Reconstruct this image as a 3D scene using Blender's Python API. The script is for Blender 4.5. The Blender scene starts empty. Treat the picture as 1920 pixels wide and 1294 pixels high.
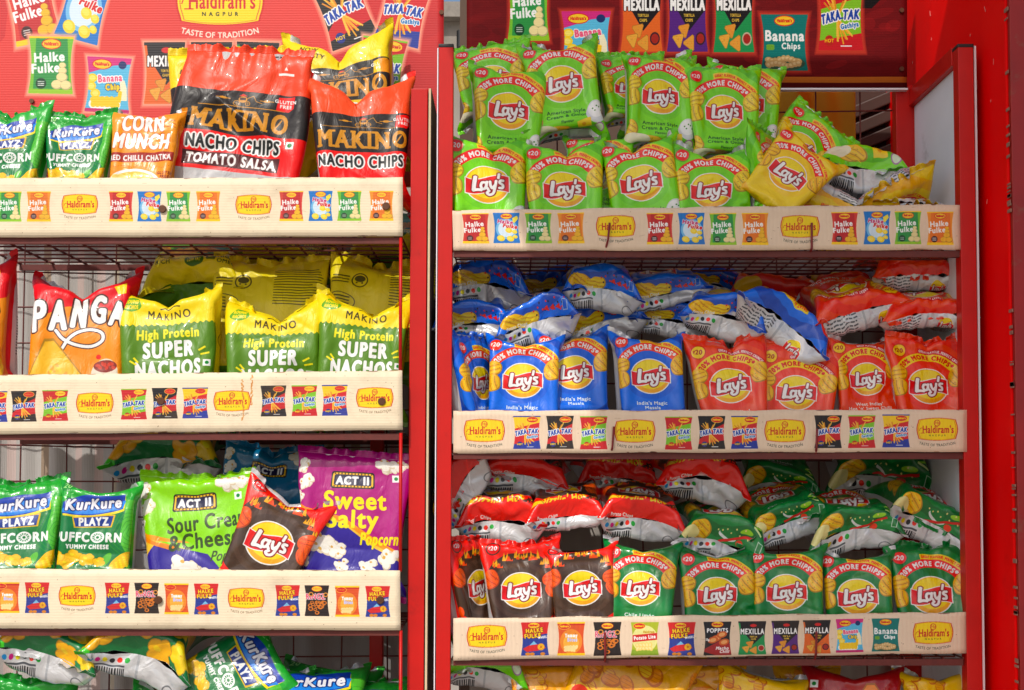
import bpy, math, random
import numpy as np
R = math.radians
sc = bpy.context.scene
COL = sc.collection
random.seed(7)

# ------------------------------------------------------------------ camera, sky, sun, exposure
CAM_Y = -2.45
CAM_Z = 1.194
PITCH = R(2.4)
FOCAL = 45.9
SHIFT = 0.1317 - math.tan(PITCH) * FOCAL / 36.0
cam_data = bpy.data.cameras.new('camera')
cam_data.lens = FOCAL
cam_data.sensor_width = 36.0
cam_data.shift_y = SHIFT
cam_data.clip_start = 0.05
cam_data.clip_end = 500.0
cam_data.dof.use_dof = False
cam = bpy.data.objects.new('camera', cam_data)
COL.objects.link(cam)
cam.location = (0.0, CAM_Y, CAM_Z)
cam.rotation_euler = (R(90) + PITCH, 0, 0)
sc.camera = cam

SUN_DIR = np.array([0.40, 0.92, -1.0])            # the way the light travels
SUN_DIR = SUN_DIR / np.linalg.norm(SUN_DIR)
SUN_ELEV = math.asin(-SUN_DIR[2])
SUN_AZ = math.atan2(-SUN_DIR[0], -SUN_DIR[1])     # from +Y towards +X
world = bpy.data.worlds.new('World')
sc.world = world
world.use_nodes = True
wn = world.node_tree.nodes
wn.clear()
w_out = wn.new('ShaderNodeOutputWorld')
w_bg = wn.new('ShaderNodeBackground')
w_sky = wn.new('ShaderNodeTexSky')
w_sky.sky_type = 'NISHITA'
w_sky.sun_disc = False
w_sky.sun_elevation = SUN_ELEV
w_sky.sun_rotation = SUN_AZ
w_sky.air_density = 1.0
w_sky.dust_density = 3.0
w_bg.inputs['Strength'].default_value = 0.15
world.node_tree.links.new(w_sky.outputs[0], w_bg.inputs[0])
world.node_tree.links.new(w_bg.outputs[0], w_out.inputs[0])
sun_data = bpy.data.lights.new('sun', 'SUN')
sun_data.energy = 3.1
sun_data.angle = R(0.5)
sun_data.color = (1.0, 0.955, 0.88)
sun = bpy.data.objects.new('sun', sun_data)
COL.objects.link(sun)
sun.location = (-2, -4, 5)
from mathutils import Vector, Matrix, Euler
sun.rotation_euler = Vector(SUN_DIR).to_track_quat('-Z', 'Y').to_euler()
sc.view_settings.view_transform = 'Standard'
sc.view_settings.look = 'None'
sc.view_settings.exposure = -0.2
sc.view_settings.gamma = 1.0
sc.cycles.max_bounces = 8
sc.cycles.diffuse_bounces = 5
sc.cycles.glossy_bounces = 3
sc.cycles.use_denoising = True

def at(px, py, y):
    """world point at depth y seen at photo pixel (px, py) of the 1920 x 1294 frame"""
    sx = (px - 960) / 1920 * 36.0
    sy = (647 - py) / 1920 * 36.0 + SHIFT * 36.0
    d = np.array([sx, sy * math.sin(PITCH) * -1 + FOCAL * math.cos(PITCH), sy * math.cos(PITCH) + FOCAL * math.sin(PITCH)])
    t = (y - CAM_Y) / d[1]
    return np.array([d[0] * t, y, CAM_Z + d[2] * t])

def unit(y):
    """metres per photo pixel at depth y (near enough everywhere in the frame)"""
    return (y - CAM_Y) * 36.0 / 1920 / FOCAL
# ------------------------------------------------------------------ printed artwork: a small vector rasteriser
GL = {}
def glyph(ch):
    if ch in GL: return GL[ch]
    def mesh_of(s):
        cu = bpy.data.curves.new('t', 'FONT'); cu.body = s; cu.resolution_u = 4
        o = bpy.data.objects.new('t', cu)
        me = o.to_mesh()
        v = np.array([p.co[:2] for p in me.vertices], dtype=float).reshape(-1, 2)
        cnt = {}
        for p in me.polygons:
            vs = list(p.vertices)
            for a, b in zip(vs, vs[1:] + vs[:1]):
                k = (min(a, b), max(a, b)); cnt[k] = cnt.get(k, 0) + 1
        e = [k for k, n in cnt.items() if n == 1]
        o.to_mesh_clear(); bpy.data.objects.remove(o); bpy.data.curves.remove(cu)
        return v, e
    v1, _ = mesh_of('H' + ch + 'H'); v2, _ = mesh_of('HH')
    adv = (v1[:, 0].max() - v1[:, 0].min()) - (v2[:, 0].max() - v2[:, 0].min())
    if ch == ' ':
        seg = np.zeros((0, 2, 2))
    else:
        v, e = mesh_of(ch)
        seg = np.array([[v[a], v[b]] for a, b in e]).reshape(-1, 2, 2)
    GL[ch] = (seg, adv)
    return GL[ch]
CAP = None
def rgb(c):
    return np.array(c, dtype=np.float32) / 255.0

class Canvas:
    def __init__(s, w, h, scale, bg=(255, 255, 255), ss=2):
        s.w, s.h, s.k, s.ss = w, h, scale * ss, ss
        s.W, s.H = int(round(w * scale)) * ss, int(round(h * scale)) * ss
        s.a = np.empty((s.H, s.W, 3), np.float32); s.a[:] = rgb(bg)
        s.T = np.eye(3); s.clip = None
    # transform stack: the artwork is placed by a 2 x 3 affine in canvas units
    def push(s, x=0, y=0, sx=1, sy=None, rot=0):
        sy = sx if sy is None else sy
        c, q = math.cos(R(rot)), math.sin(R(rot))
        old = s.T
        s.T = s.T @ np.array([[c * sx, -q * sy, x], [q * sx, c * sy, y], [0, 0, 1]])
        return old
    def pop(s, old): s.T = old
    def tp(s, p):
        p = np.asarray(p, float)
        return (p @ s.T[:2, :2].T + s.T[:2, 2]) * s.k
    def unit(s): return math.sqrt(abs(np.linalg.det(s.T[:2, :2]))) * s.k
    def mask(s, seg, pad=0):
        """even-odd coverage of segments (n,2,2) already in pixels"""
        if len(seg) == 0: return None
        x0, y0 = np.floor(seg.reshape(-1, 2).min(0)).astype(int) - 1 - pad
        x1, y1 = np.ceil(seg.reshape(-1, 2).max(0)).astype(int) + 2 + pad
        x0, y0, x1, y1 = max(x0, 0), max(y0, 0), min(x1, s.W), min(y1, s.H)
        if x1 <= x0 or y1 <= y0: return None
        ys = np.arange(y0, y1) + 0.5
        d = np.zeros((y1 - y0, x1 - x0 + 1), np.int32)
        a, b = seg[:, 0], seg[:, 1]
        for i in range(0, len(seg), 256):
            ya, yb = a[i:i+256, 1][None], b[i:i+256, 1][None]
            xa, xb = a[i:i+256, 0][None], b[i:i+256, 0][None]
            Y = ys[:, None]
            hit = (ya <= Y) != (yb <= Y)
            r, e = np.nonzero(hit)
            den = (yb - ya)[0, e]
            xs = xa[0, e] + (Y[r, 0] - ya[0, e]) / den * (xb - xa)[0, e]
            cx = np.clip(np.ceil(xs - 0.5).astype(int) - x0, 0, x1 - x0)
            np.add.at(d, (r, cx), 1)
        m = (np.cumsum(d, 1) % 2)[:, :-1].astype(bool)
        return m, x0, y0
    def paint(s, mk, col, alpha=1.0):
        if mk is None: return
        m, x0, y0 = mk
        if s.clip is not None:
            m = m & s.clip[y0:y0 + m.shape[0], x0:x0 + m.shape[1]]
        v = s.a[y0:y0 + m.shape[0], x0:x0 + m.shape[1]]
        if callable(col):
            yy, xx = np.nonzero(m)
            v[m] = v[m] * (1 - alpha) + alpha * col((xx + x0) / s.k, (yy + y0) / s.k)
        else:
            v[m] = v[m] * (1 - alpha) + alpha * rgb(col)
    def segs(s, pts):
        p = s.tp(pts); return np.stack([p, np.roll(p, -1, 0)], 1)
    def poly(s, pts, col, alpha=1.0): s.paint(s.mask(s.segs(pts)), col, alpha)
    def rect(s, x, y, w, h, col, alpha=1.0): s.poly([(x, y), (x + w, y), (x + w, y + h), (x, y + h)], col, alpha)
    def ell(s, cx, cy, rx, ry=None, col=(0, 0, 0), rot=0, alpha=1.0, a0=0, a1=360, wob=0, seed=0):
        ry = rx if ry is None else ry
        t = np.linspace(R(a0), R(a1), (90 if rx > 30 else 36) if a1 - a0 >= 360 else 24, endpoint=a1 - a0 < 360)
        rr = 1 + wob * (np.sin(3 * t + seed) + 0.6 * np.sin(5 * t + 2 * seed))
        x, y = rx * rr * np.cos(t), ry * rr * np.sin(t)
        c, q = math.cos(R(rot)), math.sin(R(rot))
        s.poly(np.stack([cx + c * x - q * y, cy + q * x + c * y], 1), col, alpha)
    def rrect(s, x, y, w, h, r, col, bulge=0):
        p = []
        for cx, cy, a in ((x + w - r, y + r, -90), (x + w - r, y + h - r, 0), (x + r, y + h - r, 90), (x + r, y + r, 180)):
            for k in range(7):
                t = R(a + 15 * k); p.append((cx + r * math.cos(t), cy + r * math.sin(t)))
        p = np.array(p)
        if bulge:
            f = (p[:, 0] - x) / w * 2 - 1
            p[:, 1] += np.sign(p[:, 1] - y - h / 2) * bulge * (1 - f * f)
        s.poly(p, col)
    def band(s, cx, cy, r0, r1, a0, a1, col, alpha=1.0):
        """ring sector, angles in degrees clockwise from straight up"""
        t = np.radians(np.linspace(a0, a1, 40))
        o = np.stack([cx + r1 * np.sin(t), cy - r1 * np.cos(t)], 1)
        i = np.stack([cx + r0 * np.sin(t), cy - r0 * np.cos(t)], 1)[::-1]
        s.poly(np.concatenate([o, i]), col, alpha)
    def line(s, pts, w, col, closed=False, alpha=1.0):
        pts = [np.array(p, float) for p in pts]
        if closed: pts = pts + [pts[0]]
        for a, b in zip(pts, pts[1:]):
            d = b - a; L = np.hypot(*d)
            if L < 1e-6: continue
            n = np.array([-d[1], d[0]]) / L * w / 2; e = d / L * w * 0.3
            s.poly([a - e + n, b + e + n, b + e - n, a - e - n], col, alpha)
    def width(s, t, h, cond=1.0, sp=0.0):
        return sum(glyph(c)[1] for c in t) * h / CAPH() * cond + sp * max(0, len(t) - 1)
    def text(s, t, x, y, h, col, anchor='c', bold=0.0, cond=1.0, shear=0.0, rot=0.0, outline=None, arc=None, sp=0.0, alpha=1.0, bow=0.0, fit=None, shadow=None):
        """cap height h, baseline at (x, y); arc = (cx, cy, r, mid angle); outline = (colour, width)"""
        if bold: sp = sp + bold * 1.1
        bold = bold * .62
        if fit:
            w0 = s.width(t, h, 1.0, 0); cond = (fit - sp * (len(t) - 1)) / max(w0, 1e-6)
        W = s.width(t, h, cond, sp)
        k = h / CAPH()
        q = {'c': -W / 2, 'l': 0.0, 'r': -W}[anchor]
        out = []
        for ch in t:
            g, adv = glyph(ch)
            if len(g):
                p = g.copy() * k
                p[..., 0] = p[..., 0] * cond + q + shear * p[..., 1]
                out.append(p)
            q += adv * k * cond + sp
        if not out: return
        p = np.concatenate(out)
        if bow:
            f = p[..., 0] / (W / 2 + 1e-6); p[..., 1] *= 1 + bow * f * f
        if arc:
            cx, cy, r, mid = arc
            an = R(mid) + p[..., 0] / abs(r)
            if r > 0: P = np.stack([cx + (r + p[..., 1]) * np.sin(an), cy - (r + p[..., 1]) * np.cos(an)], -1)
            else:
                an = R(mid) - p[..., 0] / abs(r)
                P = np.stack([cx + (-r - p[..., 1]) * np.sin(an), cy - (-r - p[..., 1]) * np.cos(an)], -1)
        else:
            c, w = math.cos(R(rot)), math.sin(R(rot))
            P = np.stack([x + c * p[..., 0] + w * p[..., 1], y + w * p[..., 0] - c * p[..., 1]], -1)
        seg = s.tp(P.reshape(-1, 2)).reshape(-1, 2, 2)
        u = s.unit()
        def dil(mk, r):
            if mk is None: return None
            m, x0, y0 = mk; o = m.copy(); n = int(round(r))
            if n < 1: return mk
            for rr in range(1, n + 1):
                for t_ in range(8 if rr < 3 else 14):
                    an_ = 2 * math.pi * t_ / (8 if rr < 3 else 14)
                    dx, dy = int(round(rr * math.cos(an_))), int(round(rr * math.sin(an_)))
                    hh, ww = m.shape
                    if abs(dx) >= ww or abs(dy) >= hh: continue
                    o[max(0, dy):hh + min(0, dy), max(0, dx):ww + min(0, dx)] |= m[max(0, -dy):hh + min(0, -dy), max(0, -dx):ww + min(0, -dx)]
            return o, x0, y0
        ow = outline[1] if outline else 0
        mk = s.mask(seg, pad=int((bold + ow) * u) + 2)
        if mk is None: return
        if shadow:
            m, x0, y0 = dil(mk, (bold + ow) * u)
            dx, dy = int(shadow[1] * u), int(shadow[2] * u)
            mm = np.zeros_like(m); hh, ww = m.shape
            mm[max(0, dy):hh + min(0, dy), max(0, dx):ww + min(0, dx)] = m[max(0, -dy):hh + min(0, -dy), max(0, -dx):ww + min(0, -dx)]
            s.paint((mm, x0, y0), shadow[0])
        if outline: s.paint(dil(mk, (bold + ow) * u), outline[0])
        s.paint(dil(mk, bold * u), col, alpha)
    def stroke(s, pts, w, col, n=6):
        """thick smooth line through pts, round ends; w may be a list"""
        p = np.array(pts, float); q = [p[0] * 2 - p[1]] + list(p) + [p[-1] * 2 - p[-2]]
        ws = list(w) if isinstance(w, (list, tuple)) else [w] * len(p)
        last = None
        for i in range(len(p) - 1):
            a, b, c_, d = q[i], q[i + 1], q[i + 2], q[i + 3]
            for k in range(n + 1):
                t = k / n
                x = .5 * (2 * b + (c_ - a) * t + (2 * a - 5 * b + 4 * c_ - d) * t * t + (3 * b - a - 3 * c_ + d) * t ** 3)
                ww = ws[i] * (1 - t) + ws[i + 1] * t
                s.ell(x[0], x[1], ww / 2, col=col)
                if last is not None and np.hypot(*(x - last)) > 1e-6: s.line([last, x], ww, col)
                last = x
    def done(s):
        q = s.ss
        return s.a.reshape(s.H // q, q, s.W // q, q, 3).mean((1, 3))
def CAPH():
    global CAP
    if CAP is None:
        g, _ = glyph('H'); CAP = g[..., 1].max() - g[..., 1].min()
    return CAP
def make_image(name, arr):
    h, w, _ = arr.shape
    im = bpy.data.images.new(name, w, h, alpha=False)
    px = np.ones((h, w, 4), np.float32); px[..., :3] = np.clip(arr[::-1], 0, 1)
    im.pixels.foreach_set(px.ravel()); im.update(); im.pack()
    return im

# ---- small pictures printed on the packs
RED, YEL, WHT, BLK = (214, 30, 34), (255, 206, 20), (250, 250, 248), (28, 26, 28)
def chip(c, x, y, rx, ry, rot=0, col=(236, 178, 44), seed=0, ridge=True):
    dk = tuple(int(v * 0.72) for v in col)
    c.ell(x, y, rx, ry, dk, rot, wob=0.03, seed=seed)
    c.ell(x - rx * .05, y - ry * .05, rx * .93, ry * .93, col, rot, wob=0.03, seed=seed)
    lt = tuple(min(255, int(v * 1.14 + 8)) for v in col)
    if ridge:
        n = 6
        for i in range(n):
            f = -0.75 + 1.5 * i / (n - 1); w = math.sqrt(max(0, 0.82 - f * f))
            q, e = math.cos(R(rot + 20)), math.sin(R(rot + 20))
            pts = []
            for g in (-w, -w * .4, w * .4, w):
                X, Y = rx * .9 * g, ry * .9 * f + ry * .06 * math.cos(3 * g)
                pts.append((x + q * X - e * Y, y + e * X + q * Y))
            c.line(pts, ry * .11, lt if i % 2 == 0 else dk, alpha=.75)
    rn = random.Random(seed * 31 + 5)
    for i in range(7):
        a, r = rn.uniform(0, 6.3), rn.uniform(.1, .75)
        c.ell(x + rx * r * math.cos(a), y + ry * r * math.sin(a), rx * .06, ry * .05, dk)
def popcorn(c, x, y, r, seed=0):
    rn = random.Random(seed)
    for j in range(9):
        a = rn.uniform(0, 6.3); d = r * rn.uniform(.35, .75)
        c.ell(x + d * math.cos(a), y + d * math.sin(a), r * .42, r * .36, (226, 214, 190), rn.uniform(0, 90), wob=.06, seed=j)
        c.ell(x + d * math.cos(a) - r * .05, y + d * math.sin(a) - r * .06, r * .36, r * .3, (252, 249, 240), rn.uniform(0, 90), wob=.06, seed=j)
    c.ell(x, y, r * .5, r * .45, (253, 250, 242), wob=.08, seed=seed)
    for j in range(3):
        a = rn.uniform(0, 6.3); c.ell(x + r * .5 * math.cos(a), y + r * .5 * math.sin(a), r * .14, r * .1, (214, 172, 96), rn.uniform(0, 90))
def puff(c, x, y, r, seed=0, col=(248, 196, 30)):
    rn = random.Random(seed + 3)
    dk = tuple(int(v * .8) for v in col)
    a0 = rn.uniform(0, 6)
    for f, cl in ((1.08, dk), (.95, col)):
        for j in range(4):
            a = a0 + j * 1.6
            c.ell(x + r * .55 * math.cos(a), y + r * .5 * math.sin(a), r * .55 * f, r * .5 * f, cl, wob=.05, seed=j)
    c.ell(x - r * .2, y - r * .25, r * .3, r * .2, tuple(min(255, v + 26) for v in col), 30)
def nacho(c, x, y, r, rot, col=(244, 190, 60), seed=0):
    t = [R(rot + a) for a in (-8, 8, 112, 128, 232, 248)]
    c.poly([(x + r * 1.05 * math.cos(a), y + r * 1.05 * math.sin(a)) for a in t], tuple(int(v * .72) for v in col))
    c.poly([(x + r * .96 * math.cos(a), y + r * .96 * math.sin(a)) for a in t], col)
    rn = random.Random(seed)
    for i in range(14):
        a, d = rn.uniform(0, 6.3), r * rn.uniform(0, .5)
        c.ell(x + d * math.cos(a), y + d * math.sin(a), r * rn.uniform(.03, .09), r * .05, tuple(int(v * rn.choice((.85, 1.08, .9))) if v * 1.08 < 255 else v for v in col), rn.uniform(0, 90))
def rupee(c, x, y, h, col, w):
    for dy in (0, .28): c.line([(x - h * .3, y - h + dy * h), (x + h * .3, y - h + dy * h)], w, col)
    c.line([(x - h * .12, y - h), (x + h * .12, y - h * .9), (x + h * .12, y - h * .55), (x - h * .28, y - h * .45), (x + h * .18, y)], w, col)
def price(c, x, y, r, fg=WHT, bg=RED, ring=None):
    if ring: c.ell(x, y, r * 1.2, col=ring)
    c.ell(x, y, r, col=bg)
    rupee(c, x - r * .62, y + r * .28, r * .5, fg, r * .09)
    c.text('20', x + r * .1, y + r * .33, r * .72, fg, bold=r * .06, cond=.95)
def veg(c, x, y, r=4):
    c.rect(x - r, y - r, 2 * r, 2 * r, WHT); c.ell(x, y, r * .5, col=(20, 120, 50))
def crisp_logo(c, x, y, r):
    """round sun with a red ribbon and the white script word"""
    c.ell(x, y, r * 1.05, col=WHT)
    c.ell(x, y, r * .99, col=(232, 168, 24))
    c.ell(x, y - r * .1, r * .9, r * .86, (252, 212, 30))
    f = np.linspace(-1, 1, 24)
    def rib(k, e):
        top = [(x + r * k * a, y - r * .34 - r * .12 * math.sin(a * 2.8) - r * e) for a in f]
        bot = [(x + r * k * a, y + r * .42 - r * .12 * math.sin(a * 2.8 + .2) + r * e) for a in f[::-1]]
        return top + bot
    c.poly(rib(1.03, .05), WHT); c.poly(rib(.985, 0), (205, 24, 32))
    o = c.push(x, y, r, rot=-5)
    for w_, cl in ((.1, (120, 10, 20)), (0, WHT)):
        c.stroke([(-.5, -.4), (-.58, -.05), (-.64, .26)], .19 + w_, cl); c.stroke([(-.66, .3), (-.48, .27), (-.3, .3)], .15 + w_, cl)
        c.stroke([(-.08, -.08), (-.22, -.08), (-.29, .08), (-.24, .24), (-.12, .22), (-.03, .06)], .13 + w_, cl); c.stroke([(0, -.1), (-.05, .12), (.02, .27)], .13 + w_, cl)
        c.stroke([(.14, -.1), (.15, .1), (.22, .22), (.34, .1)], .13 + w_, cl); c.stroke([(.42, -.12), (.34, .2), (.24, .48), (.06, .56), (-.04, .46), (.06, .36)], .13 + w_, cl)
        c.stroke([(.6, -.5), (.54, -.28)], .13 + w_, cl)
        c.stroke([(.74, -.12), (.62, -.12), (.58, -.02), (.7, .1), (.68, .24), (.54, .24)], .13 + w_, cl)
    c.pop(o)
def sweet_logo(c, x, y, w, red=(206, 32, 30), paper=None, tag=True, tagcol=(40, 60, 44)):
    """yellow rounded plate with the shop's word, NAGPUR and the line below"""
    h = w * .56
    def plate(k, cl):
        t = np.linspace(-1, 1, 15); W2, H2 = w / 2 * k - (1 - k) * h * .2, h / 2 * k
        top = [(x + W2 * .9 * q, y - H2 * (1 - .16 * q * q)) for q in t]; rt = [(x + W2 * (1 - .07 * q * q), y + H2 * .62 * q) for q in t]
        p = top + rt + [(2 * x - a_, 2 * y - b_) for a_, b_ in top] + [(2 * x - a_, 2 * y - b_) for a_, b_ in rt]
        c.poly(p, cl)
    plate(1, red); plate(.965, (252, 216, 20)); plate(.93, (214, 120, 24)); plate(.91, (252, 218, 14))
    c.ell(x, y - h * .27, h * .14, col=red); c.ell(x, y - h * .27, h * .115, col=(250, 216, 36))
    c.text('Hp', x, y - h * .225, h * .12, red, bold=w * .003, shear=.2)
    c.text("Haldiram's", x + w * .02, y + h * .16, h * .31, red, fit=w * .76, bold=w * .0055)
    for q in (-.405, .405): pass
    c.stroke([(x - w * .43, y + h * .06), (x - w * .40, y - h * .05), (x - w * .33, y - h * .04)], w * .012, red, 3)
    c.line([(x - w * .40, y + h * .17), (x - w * .30, y + h * .17)], w * .01, red)
    c.text('NAGPUR', x, y + h * .31, h * .075, (60, 70, 20), sp=w * .03, bold=w * .002)
    if tag:
        c.text('TASTE OF TRADITION', x, 0, w * .062, tagcol, arc=(x, y - w * 1.28, -w * 1.70, 180), fit=w * .9, bold=w * .002)
def mini_pack(c, x, y, w, h, kind, glow=None, rot=0):
    """one little printed pack; (x, y) is its centre"""
    o = c.push(x, y, w / 100, h / 125, rot=rot)
    def shape(k=1.0, pad=0):
        p = []
        for a, b in ((-50, -62), (50, -62)): p.append((a, b))
        for f in np.linspace(-1, 1, 9): p.append((46 + 4 * f * f - 2 * (1 - f * f), 58 * f))
        for a, b in ((50, 62), (-50, 62)): p.append((a, b))
        for f in np.linspace(1, -1, 9): p.append((-46 - 4 * f * f + 2 * (1 - f * f), 58 * f))
        p = np.array(p); return p * k + np.sign(p) * pad
    if glow:
        for q, al in ((9, .35), (6, .5), (3, .8)): c.poly(shape(1, q), glow, al)
    cols = {'hf_red': ((196, 36, 40), 0), 'hf_green': ((46, 150, 70), 0), 'hf_orange': ((236, 120, 30), 0), 'hf_blue': ((24, 120, 205), 0),
            'tt_blue': ((206, 30, 40), 1), 'tt_black': ((30, 28, 32), 1), 'tt_green': ((206, 30, 40), 1), 'wheels': ((216, 34, 36), 2), 'ringz': ((36, 26, 26), 3),
            'bites': ((226, 84, 34), 4), 'lite': ((178, 190, 40), 5), 'poppits': ((34, 34, 40), 6), 'mx_green': ((30, 150, 80), 7), 'mx_purple': ((88, 36, 130), 7),
            'mx_orange': ((232, 104, 36), 7), 'bc_pink': ((214, 44, 130), 8), 'bc_teal': ((12, 122, 116), 9)}
    base, t = cols[kind]
    c.poly(shape(), base)
    m = c.mask(c.segs(shape())); full = np.zeros((c.H, c.W), bool)
    if m is not None: full[m[1 + 1]:m[2] + m[0].shape[0], m[1]:m[1] + m[0].shape[1]] = m[0]
    oc = c.clip; c.clip = full if oc is None else full & oc
    def badge(yy=-46, xx=0, r=False):
        c.ell(xx, yy, 22, 12, RED if not r else (255, 200, 60)); c.ell(xx, yy, 20, 10, (250, 205, 40) if not r else RED)
        c.text("Haldiram's", xx, yy + 3, 7, RED if not r else YEL, fit=32, bold=.5)
    if t == 0:
        if kind == 'hf_blue':
            for r_, cl in ((40, (120, 190, 235)), (32, (215, 235, 250))): c.ell(0, 4, r_, r_ * 1.05, cl)
            badge(-48)
            c.text('Halke', -6, -18, 15, (200, 60, 120), bold=1.6, rot=6, shear=.1, outline=(WHT, 1.5)); c.text('Fulke', 12, 0, 15, RED, bold=1.6, rot=8, shear=.1, outline=(WHT, 1.5))
            for a, b, r_ in ((8, 10, 13), (30, 16, 10), (-22, 42, 15), (14, 44, 14), (32, 36, 9)): c.ell(a, b, r_, r_ * .8, (252, 212, 40), 20); c.ell(a - 2, b - 2, r_ * .7, r_ * .5, (255, 228, 90), 20)
            c.poly([(22, -40), (40, -50), (44, -38), (30, -20), (24, -24)], (250, 225, 70))
        else:
            lt = {'hf_red': (220, 60, 50), 'hf_green': (120, 195, 50), 'hf_orange': (246, 150, 40)}[kind]
            c.poly([(-50, -62), (-34, -62), (-40, 62), (-50, 62)], lt); c.poly([(50, -62), (36, -62), (42, 62), (50, 62)], lt)
            c.rect(-50, 52, 100, 12, YEL if kind != 'hf_green' else (150, 205, 40)); c.rect(-50, -64, 100, 6, YEL)
            badge()
            c.text('Halke', -4, -8, 19, WHT, bold=1.7, cond=.95, rot=-4); c.text('Fulke', -12, 16, 19, WHT, bold=1.7, cond=.95, rot=-4)
            pc = (244, 226, 160) if kind == 'hf_green' else (246, 186, 36)
            for a, b, r_ in ((26, 0, 8), (26, 12, 10), (25, 26, 13), (14, 42, 13), (34, 43, 13)):
                c.ell(a, b, r_, r_ * .8, tuple(int(v * .8) for v in pc)); c.ell(a - 1, b - 1, r_ * .88, r_ * .66, pc)
            c.ell(-22, 40, 12, col=(70, 30, 30) if kind != 'hf_green' else (20, 70, 40))
            for q in (36, 40, 44): c.line([(-29, q), (-15, q)], 1.4, WHT)
    elif t == 1:
        b2 = {'tt_blue': (250, 205, 30), 'tt_black': (30, 28, 32), 'tt_green': (206, 30, 40)}[kind]
        b3 = {'tt_blue': (40, 60, 160), 'tt_black': (36, 34, 38), 'tt_green': (206, 30, 40)}[kind]
        mid = {'tt_blue': (214, 36, 44), 'tt_black': (206, 30, 40), 'tt_green': (130, 200, 40)}[kind]
        c.rect(-60, -66, 120, 132, b2)
        c.poly([(-60, -10), (-10, -24), (60, -40), (60, 30), (-60, 46)] if kind != 'tt_black' else [(0, -10), (60, -40), (60, 34), (10, 40), (-50, 64), (-50, 30)], mid)
        c.poly([(-60, 46), (60, 28), (60, 70), (-60, 70)], b3)
        c.rect(-50, -64, 100, 6, {'tt_blue': (40, 60, 160), 'tt_black': BLK, 'tt_green': (130, 200, 40)}[kind])
        rn = random.Random(4)
        for i in range(26):
            a = R(-90 + rn.uniform(-52, 40)) if i < 14 else R(90 + rn.uniform(-50, 20))
            r0, r1 = rn.uniform(0, 8), rn.uniform(30, 48)
            c.line([(-8 + r0 * math.cos(a), 2 + r0 * math.sin(a)), (-8 + r1 * math.cos(a), 4 + r1 * math.sin(a))], 3.2, rn.choice([(240, 170, 40), (248, 196, 70), (222, 140, 30)]))
        badge(-48, 20, kind != 'tt_green')
        c.text('TAKA', -22, 9, 17, (28, 70, 170), bold=1.6, fit=42, rot=-14, outline=(WHT, 2.4), shear=.15); c.text('TAK', 22, 4, 17, (28, 70, 170), bold=1.6, fit=36, rot=-2, outline=(WHT, 2.4), shear=.15); c.line([(-3, 3), (5, 2)], 3, (28, 70, 170))
        if kind != 'tt_black': c.text('Gathiya', 20, 20, 9, (40, 120, 190), bold=1.2, fit=40, rot=-8, outline=(WHT, 1.5))
        c.ell(-26, 44, 10, col=(30, 50, 140) if kind != 'tt_green' else (190, 40, 30)); c.text('HOT', -26, 47, 6, YEL, bold=.7)
        c.line([(0, 54), (24, 54)], 2, WHT)
    elif t == 2:
        c.poly([(-60, -2), (60, -22), (60, 70), (-60, 70)], (36, 58, 150)); badge(-50, -4)
        c.text('HALKE', -2, -24, 15, YEL, bold=1.6, fit=62, rot=-4, outline=((90, 20, 20), 1.2)); c.text('FULKE', -8, -4, 15, YEL, bold=1.6, fit=60, rot=-4, outline=((90, 20, 20), 1.2))
        c.text('WHEELS', 30, -2, 8, WHT, bold=1.2, fit=36, rot=-8)
        c.poly([(-44, 36), (-10, 18), (24, 22), (40, 34), (10, 44), (-30, 48)], (214, 34, 40)); c.poly([(-20, 24), (-4, 8), (8, 20)], (120, 190, 230))
        c.ell(22, 30, 13, col=(230, 150, 30)); c.ell(22, 30, 10, col=YEL)
        for a in range(0, 180, 45): c.line([(22 - 9 * math.cos(R(a)), 30 - 9 * math.sin(R(a))), (22 + 9 * math.cos(R(a)), 30 + 9 * math.sin(R(a)))], 2, (200, 110, 20))
        for a in (-26, -10, 28): c.ell(a, 56, 9, 6, (220, 130, 30))
    elif t == 3:
        badge(-48); c.text('RINGZ', -6, -6, 22, (226, 90, 120), bold=2.2, fit=78, outline=(WHT, 1.2))
        rn = random.Random(9)
        for i in range(22):
            x_, y_, r_ = rn.uniform(-34, 34), rn.uniform(6, 52), rn.uniform(7, 11)
            c.ell(x_, y_, r_, r_ * .8, (220, 120, 30)); c.ell(x_, y_, r_ * .55, r_ * .42, (60, 30, 20))
        for x_, y_ in ((-24, -26), (36, -24)): c.ell(x_, y_, 10, 9, (230, 150, 50)); c.ell(x_, y_, 6, 5, (36, 26, 26))
    elif t == 4:
        c.rect(-60, -66, 120, 16, (200, 40, 30)); c.ell(0, 10, 40, 46, (240, 140, 40)); c.ell(0, 14, 28, 32, (250, 180, 60)); c.rect(-50, 54, 100, 10, YEL); c.rect(-50, -64, 100, 8, YEL)
        badge(-46, -24, True); c.text('Yummy', 0, -6, 13, WHT, bold=1.6, fit=44); c.text('Bites', 4, 10, 13, (200, 200, 255), bold=1.6, fit=36)
        for i in range(9): c.ell(-18 + 9 * (i % 5), 32 + 9 * (i // 5), 9, 6, (250, 224, 150), 30 * i)
    elif t == 5:
        c.ell(0, 0, 46, 50, (240, 236, 150)); c.rect(-50, 40, 100, 30, (140, 170, 40)); badge(-48, -20, True)
        c.text('Haldiram', 14, -22, 8, (200, 150, 30), fit=40, bold=.8)
        c.poly([(-44, -14), (46, -22), (46, 4), (-44, 12)], RED); c.text('Potato Lite', 0, 1, 13, WHT, bold=1.4, fit=78, rot=-5)
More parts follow.
